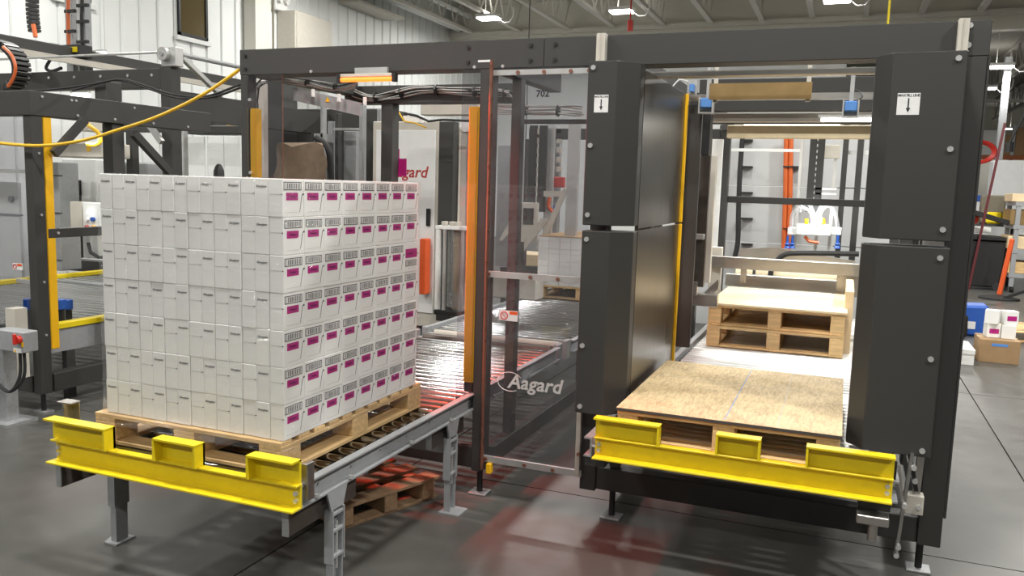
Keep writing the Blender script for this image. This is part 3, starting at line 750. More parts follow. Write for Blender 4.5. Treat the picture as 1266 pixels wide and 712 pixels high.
# glazing
def pane(name, label, x0, x1, z0, z1, y=4.29, t_=.006, mat='polycarbonate'):
    t = thing(name, label, 'glazing', ((x0+x1)/2, y, z0))
    build(B(x0, x1, y, y+t_, z0, z1), 'sheet', mat, t, smooth=False)
    return t
g1 = pane('glass_strip', 'narrow clear sheet beside the left machine post', -3.521, -3.255, 1.0, 2.45)
bolts(g1, [(-3.50, 4.29, 2.3), (-3.50, 4.29, 1.85)], .010)
build(B(-3.2558, -3.2548, 4.2885, 4.2975, 1.0, 2.45), 'sheet_edge', 'red_tinted_metal', g1, smooth=False)
g2_ = pane('glass_strip', 'narrow clear sheet beside the amber column by the glass door', -2.04, -1.937, .56, 2.45)
gd = pane('glass_door', 'large clear guard door with number and white logo lettering', -1.862, -1.275, .235, 2.45, mat='polycarbonate_door')
build(B(-1.845, -1.275, 4.275, 4.289, 2.412, 2.440), 'top_rail', 'alu', gd, smooth=False)
build(B(-1.855, -1.255, 4.272, 4.289, .226, .262), 'bottom_rail', 'alu', gd, smooth=False)
build(B(-1.845, -1.262, 4.272, 4.289, 1.302, 1.336), 'middle_rail', 'alu', gd, smooth=False)
build(MB().cyl((-1.848, 4.255, .185), (-1.848, 4.255, 2.49), .0105, 12), 'edge_rod', 'red_tinted_metal', gd)  # steel rod, the red lamp's tint is put into its colour
build(B(-1.29, -1.265, 4.262, 4.289, .24, .60), 'latch_stile', 'beige_metal', gd, smooth=False)
build(B(-1.82, -1.79, 4.25, 4.29, .165, .224), 'bottom_stop', 'amber', gd, bev=.003)
bolts(gd, [(-1.84, 4.272, 1.32), (-1.59, 4.272, 1.318), (-1.43, 4.272, 1.318), (-1.83, 4.272, .245), (-1.59, 4.272, .244), (-1.42, 4.272, .243), (-1.27, 4.262, .36), (-1.70, 4.275, 2.425), (-1.55, 4.275, 2.425), (-1.40, 4.275, 2.425), (-1.30, 4.275, 2.425)], .011, mat='red_tinted_metal')
me702 = text_mesh('702', .050, bold=.0014)
lettering(me702, 'number_lettering', 'ink', gd, (-1.560, 4.2885, 2.311))
meA = text_mesh('Aagard', .112, shear=.22, bold=.0022)
lettering(meA, 'logo_lettering', 'logo_grey', gd, (-1.553, 4.2885, .712))
pts = [(-1.700+.075*math.cos(a)*1.0, 4.288, .712+.055*math.sin(a)) for a in [math.radians(30+k*13) for k in range(22)]]
build(MB().tube(pts, .0022, 5), 'logo_ring', 'logo_grey', gd)
sg = build(B(-1.778, -1.664, 4.2868, 4.2895, 1.060, 1.118), 'warning_sign', 'decal_white', gd, smooth=False)
build(B(-1.714, -1.666, 4.2858, 4.2867, 1.098, 1.116), 'sign_header', 'orange_red', sg, smooth=False)
pts = [(-1.746+.021*math.cos(2*math.pi*k/20), 4.2858, 1.089+.021*math.sin(2*math.pi*k/20)) for k in range(20)]
build(MB().tube(pts, .0028, 5, closed=True), 'prohibition_ring', 'red_paint', sg)
build(MB().bar((-1.76, 4.2858, 1.103), (-1.732, 4.2858, 1.075), .002, .004, (0, 1, 0)), 'prohibition_bar', 'red_paint', sg)

# ================================================================ UNDER THE FRONT BEAM, LEFT LANE
lb = thing('signal_lamp', 'glowing orange bar lamp bolted under the front beam above the left lane', 'lamp', (-2.64, 4.26, 2.36))
build(B(-2.735, -2.515, 4.282, 4.2995, 2.438, 2.475), 'mount_plate', 'alu', lb, smooth=False)
build(B(-2.825, -2.455, 4.25, 4.281, 2.418, 2.437), 'housing', 'beige_metal', lb, bev=.003)
build(MB().cyl((-2.815, 4.262, 2.404), (-2.465, 4.262, 2.404), .0135, 12), 'tube', 'tube_orange', lb)
for x in (-2.825, -2.455): build(B(x-.012, x+.012, 4.248, 4.278, 2.388, 2.437), 'end_cap', 'black_plastic', lb, smooth=False)
# its beam is thrown down and to the right across the lane
sl = bpy.data.lights.new('signal_glow', 'AREA'); sl.shape = 'RECTANGLE'; sl.size = .30; sl.size_y = .03; sl.energy = 30; sl.color = (1, .05, .02); sl.spread = math.radians(125)
so = bpy.data.objects.new('signal_glow', sl); COL.objects.link(so); so.location = (-2.64, 4.262, 2.385)
so.rotation_euler = Vector((.42, -.12, -1)).to_track_quat('-Z', 'Y').to_euler()

def bundle(name, label, pts, n, r, spread, mat, cat='cable', grp=None, ties=()):
    """several cables side by side, tied together; each cable is a part"""
    t = thing(name, label, cat, pts[0], grp)
    rr = random.Random(len(label))
    sm = smooth_path(pts, 6)
    for k in range(n):
        ph = rr.uniform(0, 6); oy, oz = rr.uniform(-spread, spread), rr.uniform(-spread, spread)
        pp = [(p[0]+.006*math.sin(i*.5+ph), p[1]+oy+.004*math.sin(i*.7+ph), p[2]+oz+.006*math.cos(i*.45+ph)) for i, p in enumerate(sm)]
        build(MB().tube(pp, r, 5), 'cable', mat[k % len(mat)], t)
    for i in ties:
        p = sm[min(i, len(sm)-2)]; q = sm[min(i, len(sm)-2)+1]; d = (Vector(q)-Vector(p)).normalized()
        build(MB().cyl(Vector(p)-d*.006, Vector(p)+d*.006, spread+r*1.6, 10), 'cable_tie', 'black_plastic', t)
    return t
def smooth_path(pts, n):
    pts = [Vector(p) for p in pts]; out = []
    for i in range(len(pts)-1):
        p0, p1, p2, p3 = pts[max(i-1, 0)], pts[i], pts[i+1], pts[min(i+2, len(pts)-1)]
        for k in range(n):
            t = k/n
            out.append(.5*((2*p1)+(p2-p0)*t+(2*p0-5*p1+4*p2-p3)*t*t+(3*p1-p0-3*p2+p3)*t**3))
    out.append(pts[-1]); return out
W1 = [at(x, y, y=4.55) for x, y in ((316, 170), (316, 120), (322, 102), (345, 97), (380, 103), (415, 108), (440, 104))]
bundle('cable_bundle', 'grey cable bundle climbing the left post and running under the beam', W1, 6, .0045, .018, ['cable_grey', 'cable_grey', 'black_plastic'], ties=(3, 16, 24, 30))
W2 = [at(x, y, y=IY-.03) for x, y in ((400, 92), (425, 108), (455, 121), (485, 117), (520, 111), (560, 112), (600, 114), (632, 116))]
bundle('cable_bundle', 'grey cable bundle draped along the inner beam behind the orange lamp', W2, 9, .0058, .030, ['cable_grey', 'black_plastic', 'cable_grey'], ties=(8, 14, 20, 27, 34, 40))
W3 = [at(x, y, y=IY-.03) for x, y in ((612, 136), (650, 136), (690, 137), (720, 138))]
bundle('cable_bundle', 'pale flat cable run behind the glass door below the inner beam', W3, 5, .006, .03, ['cable_grey', 'beige_metal'], ties=(6, 12))
# sloping plate with stand-offs
a, b_ = at(362, 108, y=4.75), at(446, 127, y=4.75)
pl = thing('tilted_plate', 'grey tilted plate with stand-offs hanging behind the left glass strip', 'plate', (a.x, 4.75, b_.z))
build(MB().prism([(a.x, a.z), (b_.x, b_.z), (b_.x, b_.z-.085), (a.x, a.z-.085)], 'y', 4.75, 4.762), 'plate', 'grey_paint', pl, smooth=False)
for px, py in ((387, 114), (419, 120), (451, 124)):
    q = at(px, py, y=4.72); build(MB().cyl((q.x, 4.72, q.z-.03), (q.x, 4.72, q.z+.02), .012, 10), 'standoff', 'white_plastic', pl)
q = at(405, 122, y=4.749); build(MB().prism([(q.x-.015, q.z-.02), (q.x+.015, q.z-.02), (q.x, q.z+.012)], 'y', 4.746, 4.7495), 'warning_mark', 'amber', pl, smooth=False)

# ---- machinery seen behind the load, through the opening (left lane, far side)
wm = thing('wrapper_mast', 'dark stretch wrapper mast standing left of the far conveyor', 'machine', (-4.1, 7.0, 0))
build(pbox(543, 150, 556, 398, 7.3, .12), 'mast', 'charcoal', wm, bev=.004)
build(pbox(560, 158, 567, 352, 7.42, .05), 'rail', 'alu', wm, smooth=False)
build(pbox(557, 158, 560, 352, 7.40, .05), 'rack', 'black_plastic', wm, smooth=False)
q = at(577, 156, y=7.2); build(MB().cyl((q.x, 7.17, q.z), (q.x, 7.22, q.z), .055, 18), 'pulley', 'white_plastic', wm)
build(pbox(568, 157, 573, 350, 7.19, .03), 'belt', 'beige_metal', wm, smooth=False)
build(pbox(583, 157, 587, 350, 7.19, .03), 'belt', 'beige_metal', wm, smooth=False)
build(pbox(573, 158, 583, 350, 7.24, .03), 'belt_cover', 'grey_paint', wm, smooth=False)
build(pbox(520, 128, 590, 142, 6.6, .12), 'cross_head', 'beige_metal', wm, bev=.006)
build(MB().tube([at(x, y, y=6.9) for x, y in ((500, 140), (515, 143), (530, 150), (548, 148), (590, 150))], .012, 6), 'hose', 'black_plastic', wm)
build(pbox(498, 143, 520, 152, 6.9, .06), 'valve_block', 'white_plastic', wm, bev=.004)
build(MB().tube([at(x, y, y=6.88) for x, y in ((490, 134), (500, 150), (513, 152), (527, 158))], .008, 6), 'yellow_lead', 'cable_yellow', wm)
# film carriage
q0, q1 = at(540, 283, y=7.05), at(575, 385, y=7.05)
fcg = thing('film_carriage', 'stretch film carriage with a clear film roll beside the far conveyor', 'machine', (q0.x, 7.05, .6))
cx = (q0.x+q1.x)/2
build(MB().cyl((cx+.02, 7.12, q1.z+.03), (cx+.02, 7.12, q0.z-.02), .085, 20), 'film_roll', 'film_dense', fcg)
build(MB().cyl((cx+.02, 7.12, q1.z), (cx+.02, 7.12, q0.z+.02), .03, 14), 'core', 'cardboard', fcg)
build(B(cx-.16, cx+.14, 7.02, 7.22, q0.z, q0.z+.035), 'top_bracket', 'white_plastic', fcg, bev=.004)
build(B(cx-.16, cx+.12, 7.02, 7.22, q1.z-.05, q1.z-.005), 'bottom_bracket', 'black_plastic', fcg, bev=.004)
build(MB().cyl((cx-.135, 7.05, q1.z), (cx-.135, 7.05, q0.z), .028, 14), 'guide_roller', 'white_plastic', fcg)
build(MB().cyl((cx-.06, 7.03, q1.z), (cx-.06, 7.03, q0.z), .018, 12), 'guide_roller', 'alu', fcg)
build(MB().cyl((cx+.115, 7.05, q1.z), (cx+.115, 7.05, q0.z), .015, 12), 'guide_roller', 'alu', fcg)
for dx in (-.08, .0, .06): build(B(cx+dx-.02, cx+dx+.02, 7.03, 7.10, q0.z+.036, q0.z+.075), 'valve', 'beige_metal', fcg, bev=.003)
m = MB(); n = 9
vs = []
for i in range(n):
    t = i/(n-1)
    for j in range(5):
        u = j/4; w = .11*(1-t)+.03*t
        vs.append((cx+.02+t*.10+(u-.5)*w, 7.03+.02*math.sin(i*1.3+j*2), q1.z+.18-t*.30+.004*math.sin(j*3+i)))
m._add(vs, [(i*5+j, i*5+j+1, (i+1)*5+j+1, (i+1)*5+j) for i in range(n-1) for j in range(4)])
build(m, 'film_tail', 'film_dense', fcg)
# white cabinet with red lettering
q0, q1 = at(497, 150, y=7.75), at(540, 400, y=7.75)
ck = thing('control_cabinet', 'tall pale control cabinet with red lettering behind the wrapped load', 'cabinet', ((q0.x+q1.x)/2, 7.95, 0))
build(B(q0.x-.35, q1.x, 7.75, 8.15, .30, q0.z), 'body', 'beige_metal', ck, bev=.008)
dr_ = build(B(q0.x-.30, q1.x-.045, 7.735, 7.749, .45, q0.z-.09), 'door', 'white_paint', ck, bev=.004)
meG = text_mesh('Aagard', .165, shear=.22, bold=.003)
q = at(503, 213, y=7.73); lettering(meG, 'red_lettering', 'red_letter', dr_, (q.x, 7.7345, q.z))
q = at(530, 265, y=7.73); build(B(q.x-.025, q.x+.02, 7.715, 7.7345, q.z-.12, q.z+.06), 'door_handle', 'black_plastic', dr_, bev=.004)
q = at(522, 325, y=7.62); build(B(q.x-.035, q.x+.035, 7.62, 7.7345, q.z-.33, q.z+.25), 'orange_box', 'orange_red', ck, bev=.006)
for yy in (.2,): build(B(q1.x-.45, q1.x, 7.8, 8.1, 0, .299), 'plinth', 'charcoal', ck, smooth=False)
q = at(495, 190, y=7.2)
pk = thing('hanging_flags', 'bright magenta sheets hanging beside the dark post over the load', 'sheet', (at(490, 190, y=5.55).x, 5.55, 1.8))
build(pbox(487, 184, 493, 218, 5.552, .008), 'sheet', 'magenta', pk, smooth=False)
build(pbox(493, 196, 502, 218, 5.561, .008), 'sheet', 'magenta', pk, smooth=False)
# dark bulky machine in the middle distance behind the left opening
dm = thing('pallet_dispenser', 'dark bulky machine with grey uprights behind the left opening', 'machine', (-6.0, 8.3, 0))
build(pbox(352, 135, 478, 235, 8.8, .5), 'back_panel', 'charcoal', dm, bev=.01)
build(pbox(320, 100, 350, 235, 8.5, .3), 'side_panel', 'charcoal_worn', dm, bev=.01)
for (x0, x1, y0, yy, mt) in ((384, 390, 165, 8.2, 'charcoal_worn'), (405, 411, 150, 8.3, 'grey_paint'), (414, 418, 140, 8.25, 'charcoal_worn'), (425, 440, 162, 8.4, 'grey_paint'), (444, 448, 130, 8.1, 'grey_paint'), (396, 399, 130, 8.0, 'grey_paint'), (466, 470, 135, 8.2, 'grey_paint')):
    build(pbox(x0, y0, x1, 235, yy, .08), 'upright', mt, dm, bev=.004)
build(MB().tube(smooth_path([at(x, y, y=7.95) for x, y in ((390, 170), (402, 178), (408, 195), (410, 235))], 5), .035, 8), 'hose', 'black_rubber', dm)
build(pbox(388, 165, 400, 175, 8.0, .2), 'bracket', 'grey_paint', dm, smooth=False)
build(pbox(412, 158, 445, 161, 8.15, .05), 'tie_bar', 'alu', dm, smooth=False)
# brown cloth bag hanging
q0, q1 = at(332, 178, y=7.6), at(392, 232, y=7.6)
m = MB(); vs = []; n = 12
for i in range(9):
    t = i/8; z = q1.z+(q0.z-q1.z)*t
    for k in range(n):
        a_ = 2*math.pi*k/n; rx = (q1.x-q0.x)/2*(1-.12*t*t); ry = .22*(1-.3*t)
        wv = 1+.06*math.sin(k*2.7+i*1.1)
        vs.append(((q0.x+q1.x)/2+rx*wv*math.cos(a_), 7.75+ry*wv*math.sin(a_), z+.03*math.sin(k*1.9)*t))
m._add(vs, [(i*n+k, i*n+(k+1) % n, (i+1)*n+(k+1) % n, (i+1)*n+k) for i in range(8) for k in range(n)]+[tuple(range(n-1, -1, -1)), tuple(8*n+k for k in range(n))])
tag(build(m, 'cloth_cover', 'brown_cloth'), 'brown wrinkled cloth cover behind the left glass strip', 'cloth')
tag(build(pbox(319, 103, 329, 505, 5.2, .05), 'cable_duct', 'beige_metal', bev=.003), 'pale vertical cable duct just right of the left amber column', 'cable duct')

# ---- through the glass door
pa = thing('load_gripper', 'grey metal gripper arm with slotted plates beyond the glass door', 'machine', (-3.2, 9.6, .9))
for (x0, x1) in ((655, 661), (667, 673)): build(pbox(x0, 155, x1, 262, 8.9, .03), 'chain_side', 'black_plastic', pa, smooth=False)
first = None
for k in range(9):
    build(pbox(660, 158+k*12, 668, 166+k*12, 8.905, .04), 'chain_link', 'beige_metal', pa, bev=.003)
for k in range(5):
    build(pbox(688, 158+k*12, 694, 165+k*12, 9.2, .04), 'chain_link', 'beige_metal', pa, bev=.003)
build(pbox(677, 150, 681, 290, 9.0, .05), 'upright', 'alu', pa, smooth=False)
build(pbox(703, 150, 711, 300, 8.7, .06), 'upright', 'alu', pa, smooth=False)
build(pbox(643, 150, 645, 250, 8.6, .05), 'upright', 'grey_paint', pa, smooth=False)
build(pbox(616, 180, 631, 330, 9.3, .08), 'upright', 'grey_paint', pa, smooth=False)
build(pbox(675, 170, 688, 290, 9.35, .10), 'carriage', 'grey_paint', pa, bev=.004)
build(pbox(643, 250, 664, 300, 8.85, .03), 'slotted_plate', 'beige_metal', pa, bev=.003)
build(pbox(647, 257, 659, 278, 8.84, .008), 'slot', 'black_plastic', pa, smooth=False)
def arm(pts2, y, w, mat='beige_metal', name='arm_plate'):
    p = [at(x, yy, y=y) for x, yy in pts2]
    build(MB().prism([(q.x, q.z) for q in p], 'y', y, y+w), name, mat, pa, smooth=False)
arm([(697, 232), (701, 236), (682, 280), (668, 308), (662, 308), (676, 276)], 8.75, .03)
arm([(668, 270), (680, 270), (655, 300), (648, 310), (648, 300)], 8.75, .03)
arm([(672, 236), (698, 236), (696, 243), (672, 243)], 8.76, .03)
arm([(630, 274), (633, 274), (632, 285), (620, 298), (617, 296)], 8.7, .03)
q = at(689, 224, y=9.1); build(B(q.x-.09, q.x+.09, 9.08, 9.13, q.z-.07, q.z+.05), 'red_motor', 'red_letter', pa, bev=.01)
q = at(680, 250, y=9.0); build(MB().tube(smooth_path([at(x, y, y=9.0) for x, y in ((680, 244), (678, 255), (684, 262))], 4), .02, 6), 'red_hose', 'orange_red', pa)
build(pbox(676, 254, 688, 263, 9.05, .1), 'blue_valve', 'blue_plastic', pa, bev=.005)
# far load on its pallet
fp = pallet('wooden_pallet', 'small pale pallet beyond the glass door on the far conveyor', -3.12, 8.56, RZ+.001, 1.02, 1.22, .138, 9, gapx=True)
fz = RZ+.141; nrow, ncol = 4, 8; fw, fh = 1.0/ncol, .135
me_fb = shared(B(-fw/2+.0012, fw/2-.0012, -.07, .07, .0008, fh-.0008), 'carton', 'carton', bev=.002)
me_fl = shared(B(-fw/2+.004, fw/2, -.0715, -.0702, fh*.58, fh*.60), 'tear_line', 'carton_edge')
RN = ['bottom', 'second', 'third', 'top']
for r in range(nrow):
    for c in range(ncol):
        o = part(me_fb, 'carton', None, (-3.11+(c+.5)*fw, 8.64+random.uniform(-.002, .002), fz+r*fh))
        tag(o, 'white carton, far load beyond glass door, %s row, %s from left' % (RN[r], ORD[c]), 'carton', 'white cartons of the far load')
        if (c+r) % 2: part(me_fl, 'tear_line', o)
o = build(B(-3.11, -2.11, 8.712, 9.76, fz, fz+nrow*fh-.001), 'inner_cartons', 'carton', smooth=False); tag(o, 'white cartons packed behind the face of the far load', 'carton'); o['kind'] = 'stuff'
tag(build(B(-3.12, -2.10, 8.56, 9.77, fz+nrow*fh+.001, fz+nrow*fh+.005), 'slip_sheet', 'cardboard', smooth=False), 'brown slip sheet on top of the far load', 'sheet')
tag(build(pbox(600, 340, 662, 372, 8.3, .25), 'side_table', 'beige_metal', bev=.01), 'pale metal guide table beside the far load', 'table')
tk = thing('work_table', 'cluttered pale tabletop behind the glass door', 'table', (-3.9, 10.2, .6))
build(pbox(618, 312, 665, 330, 10.0, .5), 'tabletop', 'plywood', tk, bev=.01)
build(pbox(618, 330, 665, 352, 10.05, .4), 'apron', 'charcoal', tk, bev=.01)
for px in (622, 660): q = at(px, 345, y=10.2); build(B(q.x-.03, q.x+.03, 10.2, 10.26, 0, q.z), 'leg', 'charcoal', tk, smooth=False)

# ================================================================ PALLET BAY INTERIOR
tag(build(B(-1.16, .429, 4.58, 4.63, 2.42, 2.455), 'cross_tube', 'stainless', bev=.006), 'stainless cross tube just behind the front beam over the pallet bay', 'tube')
br = thing('strip_plate', 'bronze coloured strip plate hung in the top of the pallet bay', 'plate', (-.5, 5.0, 2.34))
build(B(-.79, -.226, 5.0, 5.008, 2.345, 2.438), 'plate', 'bronze', br, smooth=False)
for x in (-.755, -.245): build(MB().box(x-.012, x+.012, 5.01, 5.02, 2.33, 2.60), 'hanger', 'beige_metal', br, smooth=False)
tag(build(B(-1.16, .429, 5.60, 5.64, 2.405, 2.445), 'cross_tube', 'stainless', bev=.004), 'stainless cross tube behind the bronze strip plate', 'tube')
tag(build(B(-1.16, .429, 6.62, 6.72, 2.35, 2.415), 'cross_rail', 'beige_metal', bev=.004), 'beige cross rail under the dark beam in the pallet bay', 'rail')
tag(build(B(-1.02, .429, 7.56, 7.66, 2.285, 2.395), 'cross_rail', 'drum_cream', bev=.006), 'wide cream cross rail deep in the pallet bay', 'rail')
for (px, py, lab) in ((873, 127, 'blue sensor at the left top of the pallet bay'), (1052, 131, 'blue sensor at the right top of the pallet bay')):
    q = at(px, py, y=5.5); s = thing('sensor', lab, 'sensor', (q.x, 5.5, q.z-.05), 'blue sensors of the pallet bay')
    build(B(q.x-.036, q.x+.036, 5.49, 5.55, q.z-.032, q.z+.030), 'housing', 'sensor_blue', s, bev=.006)
    build(MB().box(q.x-.047, q.x-.038, 5.49, 5.56, q.z-.06, q.z+.035).box(q.x+.038, q.x+.047, 5.49, 5.56, q.z-.06, q.z+.035).box(q.x-.047, q.x+.047, 5.552, 5.56, q.z-.06, q.z+.035).box(q.x-.047, q.x+.047, 5.49, 5.56, q.z-.068, q.z-.06), 'bracket', 'alu', s, smooth=False)
    build(MB().tube(smooth_path([(q.x+.03, 5.53, q.z+.03), (q.x+.06, 5.54, q.z+.06), (q.x+.03, 5.56, q.z+.10), (q.x-.03, 5.59, q.z+.11)], 4), .004, 5), 'lead', 'black_plastic', s)
    build(MB().box(q.x-.012, q.x+.012, 5.565, 5.60, q.z-.02, q.z+.24), 'hanger', 'alu', s, smooth=False)
q0, q1 = at(1015, 148, y=6.4), at(1068, 151, y=6.4)
tl = thing('tube_lamp', 'glowing white tube lamp inside the pallet bay', 'lamp', (-.07, 6.4, 2.33))
build(MB().cyl((q0.x, 6.4, q0.z), (q1.x+.05, 6.4, q0.z), .013, 12), 'tube', 'tube_white', tl)
build(B(q0.x-.02, q1.x+.07, 6.38, 6.42, q0.z+.016, q0.z+.034), 'housing', 'alu', tl, smooth=False)
area_light('tube_glow', (-.15, 6.4, q0.z-.02), .5, 11, (1, .99, .95), .06)
tl2 = thing('tube_lamp', 'glowing white tube lamp over the stacked pallet pair behind the cream rail', 'lamp', (-.5, 7.8, 2.33))
build(MB().cyl((-.9, 7.75, 2.42), (-.1, 7.75, 2.42), .013, 12), 'tube', 'tube_white', tl2)
build(B(-.92, -.08, 7.73, 7.77, 2.435, 2.455), 'housing', 'alu', tl2, smooth=False)
area_light('tube_glow', (-.5, 7.75, 2.40), .8, 24, (1, .99, .95), .06)
# stop cylinder and stainless frame on the left of the bay
ac = thing('air_cylinder', 'slim grey air cylinder on a stainless bracket left of the pallet pair', 'cylinder', (-1.15, 6.1, .9))
a = at(848, 305, y=6.2)
build(MB().cyl((a.x+.04, 6.2, a.z-.22), (a.x+.04, 6.2, a.z+.06), .032, 14), 'barrel', 'alu', ac)
build(MB().cyl((a.x+.03, 6.2, a.z-.42), (a.x+.04, 6.2, a.z-.22), .010, 10), 'rod', 'silver_bolt', ac)
build(B(a.x+.01, a.x+.13, 6.17, 6.23, a.z+.06, a.z+.10), 'top_clevis', 'alu', ac, bev=.003)
build(pbox(857, 170, 869, 355, 6.25, .05), 'upright', 'steel_brown', ac, smooth=False)
build(pbox(842, 362, 886, 380, 6.22, .09), 'base_bracket', 'stainless', ac, bev=.004)
build(pbox(848, 348, 861, 366, 6.2, .06), 'clevis', 'stainless', ac, bev=.004)
build(MB().prism([(at(867, 365, y=6.3).x, at(867, 365, y=6.3).z), (at(888, 345, y=6.3).x, at(888, 345, y=6.3).z), (at(888, 357, y=6.3).x, at(888, 357, y=6.3).z), (at(870, 380, y=6.3).x, at(870, 380, y=6.3).z)], 'y', 6.3, 6.34), 'brace', 'stainless', ac, smooth=False)
q = at(855, 108, y=5.5); s = thing('sensor', 'small pale blue sensor above the amber edge of the pallet bay', 'sensor', (q.x, 5.5, q.z-.03))
build(B(q.x-.012, q.x+.018, 5.48, 5.53, q.z-.03, q.z+.02), 'housing', 'sensor_blue', s, bev=.004)
build(B(q.x-.035, q.x+.03, 5.535, 5.55, q.z-.04, q.z+.05), 'bracket', 'alu', s, smooth=False)
build(MB().tube(smooth_path([(q.x-.03, 5.52, q.z+.04), (q.x-.08, 5.5, q.z+.05), (q.x-.12, 5.47, q.z)], 4), .005, 5), 'lead', 'white_plastic', s)
tag(build(pbox(842, 130, 852, 430, 5.6, .04), 'post_strip', 'charcoal', bev=.003), 'dark post strip behind the amber edge in the pallet bay', 'post')
tag(build(pbox(867, 128, 876, 192, 6.0, .12), 'dark_shroud', 'black_plastic', bev=.004), 'black shroud below the left blue sensor', 'cover')
tag(build(pbox(868, 192, 877, 350, 6.6, .06), 'guide_post', 'beige_metal', bev=.004), 'beige guide post left of the stacked pallet pair', 'post')
# horizontal stop bar and end posts
sb = thing('stop_bar', 'stainless horizontal stop bar across the bay behind the pallet pair', 'bar', (-.45, 8.1, 1.1))
build(pbox(878, 316, 1064, 342, 8.05, .06), 'bar', 'stainless', sb, bev=.004)
build(pbox(878, 305, 889, 372, 8.12, .08), 'end_post', 'beige_metal', sb, bev=.004)
build(pbox(1036, 325, 1062, 368, 8.12, .08), 'end_post', 'stainless', sb, bev=.004)
build(pbox(916, 330, 922, 350, 8.12, .04), 'strut', 'stainless', sb, smooth=False)
tag(build(pbox(897, 338, 1040, 363, 8.5, .10), 'bottom_rail', 'stainless', bev=.004), 'brushed rail low behind the plywood sheet', 'rail')
q0, q1 = at(935, 337, y=8.9), at(1040, 342, y=8.9)
dm2 = thing('cream_drum', 'cream horizontal drum behind the stop bar in the pallet bay', 'drum', (-.4, 8.9, .8))
build(MB().cyl((q0.x-.2, 8.95, q0.z-.02), (q1.x+.12, 8.95, q0.z-.02), .13, 28), 'shell', 'drum_cream', dm2)
for f_ in (.22,): build(MB().cyl((q0.x-.03, 8.95, q0.z-.02), (q0.x+.0, 8.95, q0.z-.02), .133, 28), 'strap', 'black_plastic', dm2)
tag(build(MB().prism([(q0.x-.2, q0.z+.22), (q0.x+.15, q0.z+.26), (q1.x+.12, q0.z+.16), (q1.x+.12, q0.z+.12), (q0.x-.2, q0.z+.12)], 'y', 9.10, 9.16), 'drum_shield', 'stainless', smooth=False), 'stainless shield above the cream drum', 'shield')
tag(build(MB().tube(smooth_path([at(x, y, y=8.75) for x, y in ((952, 345), (955, 330), (968, 316), (990, 313), (1062, 314))], 6), .026, 8), 'black_hose', 'black_rubber'), 'thick black hose arching over the cream drum', 'hose')

# vacuum gripper head
gx = at(1012, 262, y=9.6); gr = thing('vacuum_gripper', 'white vacuum gripper head with arched clear hoses in the pallet bay', 'gripper', (gx.x, 9.6, 1.4))
build(MB().box(*[v for v in (at(985, 278, y=9.6).x, at(1028, 278, y=9.6).x)], 9.56, 9.62, at(985, 290, y=9.6).z, at(985, 276, y=9.6).z), 'plate', 'white_plastic', gr, bev=.01)
build(pbox(990, 279, 1022, 286, 9.555, .004), 'slot', 'beige_metal', gr, smooth=False)
for (x0, x1) in ((974, 988), (1026, 1040)): build(pbox(x0, 281, x1, 291, 9.6, .2), 'side_block', 'white_plastic', gr, bev=.008)
for s, pts in enumerate((((978, 283), (980, 265), (990, 257), (1002, 262), (1005, 278)), ((988, 262), (993, 252), (1001, 254), (1007, 268), (1008, 278)), ((1012, 278), (1015, 262), (1024, 254), (1032, 262), (1036, 283)), ((1010, 278), (1012, 262), (1018, 252), (1026, 252), (1031, 262)))):
    build(MB().tube(smooth_path([at(x, y, y=9.55) for x, y in pts], 6), .020, 8), 'clear_hose', 'tube_clear', gr)
for px in (997, 1018): build(MB().cyl(at(px, 277, y=9.57), at(px, 270, y=9.57), .02, 8), 'brass_fitting', 'amber', gr)
for px in (973, 979, 1035): build(MB().lathe(at(px, 307, y=9.6), [(.035, 0), (.028, .02), (.018, .03), (.03, .045), (.016, .06), (.012, .14)], 12), 'suction_cup', 'blue_plastic', gr)
for (x0, x1) in ((1003, 1013),):
    build(pbox(x0-1, 172, x0+1, 262, 9.7, .04), 'chain_side', 'black_plastic', gr, smooth=False)
    build(pbox(x1-1, 172, x1+1, 262, 9.7, .04), 'chain_side', 'black_plastic', gr, smooth=False)
    for k in range(12): build(pbox(x0+1, 174+k*7.3, x1-1, 178+k*7.3, 9.705, .03), 'chain_link', 'charcoal', gr, smooth=False)
for px in (990, 1016, 1033): build(B(at(px, 172, y=9.85).x, at(px+4, 172, y=9.85).x, 9.85, 9.90, 0, 2.43), 'mast_rail', 'alu', gr, smooth=False)
build(pbox(1014, 179, 1038, 196, 9.8, .03), 'mast_plate', 'beige_metal', gr, bev=.003)
for yy in (232, 238): build(pbox(1008, yy, 1034, yy+3, 9.7, .04), 'cross_tie', 'white_plastic', gr, smooth=False)
build(MB().tube([at(x, y, y=9.62) for x, y in ((995, 292), (1000, 298), (1012, 300))], .02, 6), 'orange_hose', 'orange_hose', gr)
area_light('gripper_lamp', at(1012, 262, y=9.4), .12, 3, (1, 1, 1), .05, rot=(math.pi/2*.6, 0, 0))
gl = build(pbox(1004, 268, 1016, 276, 9.53, .02), 'work_lamp', 'tube_white', gr, bev=.003)
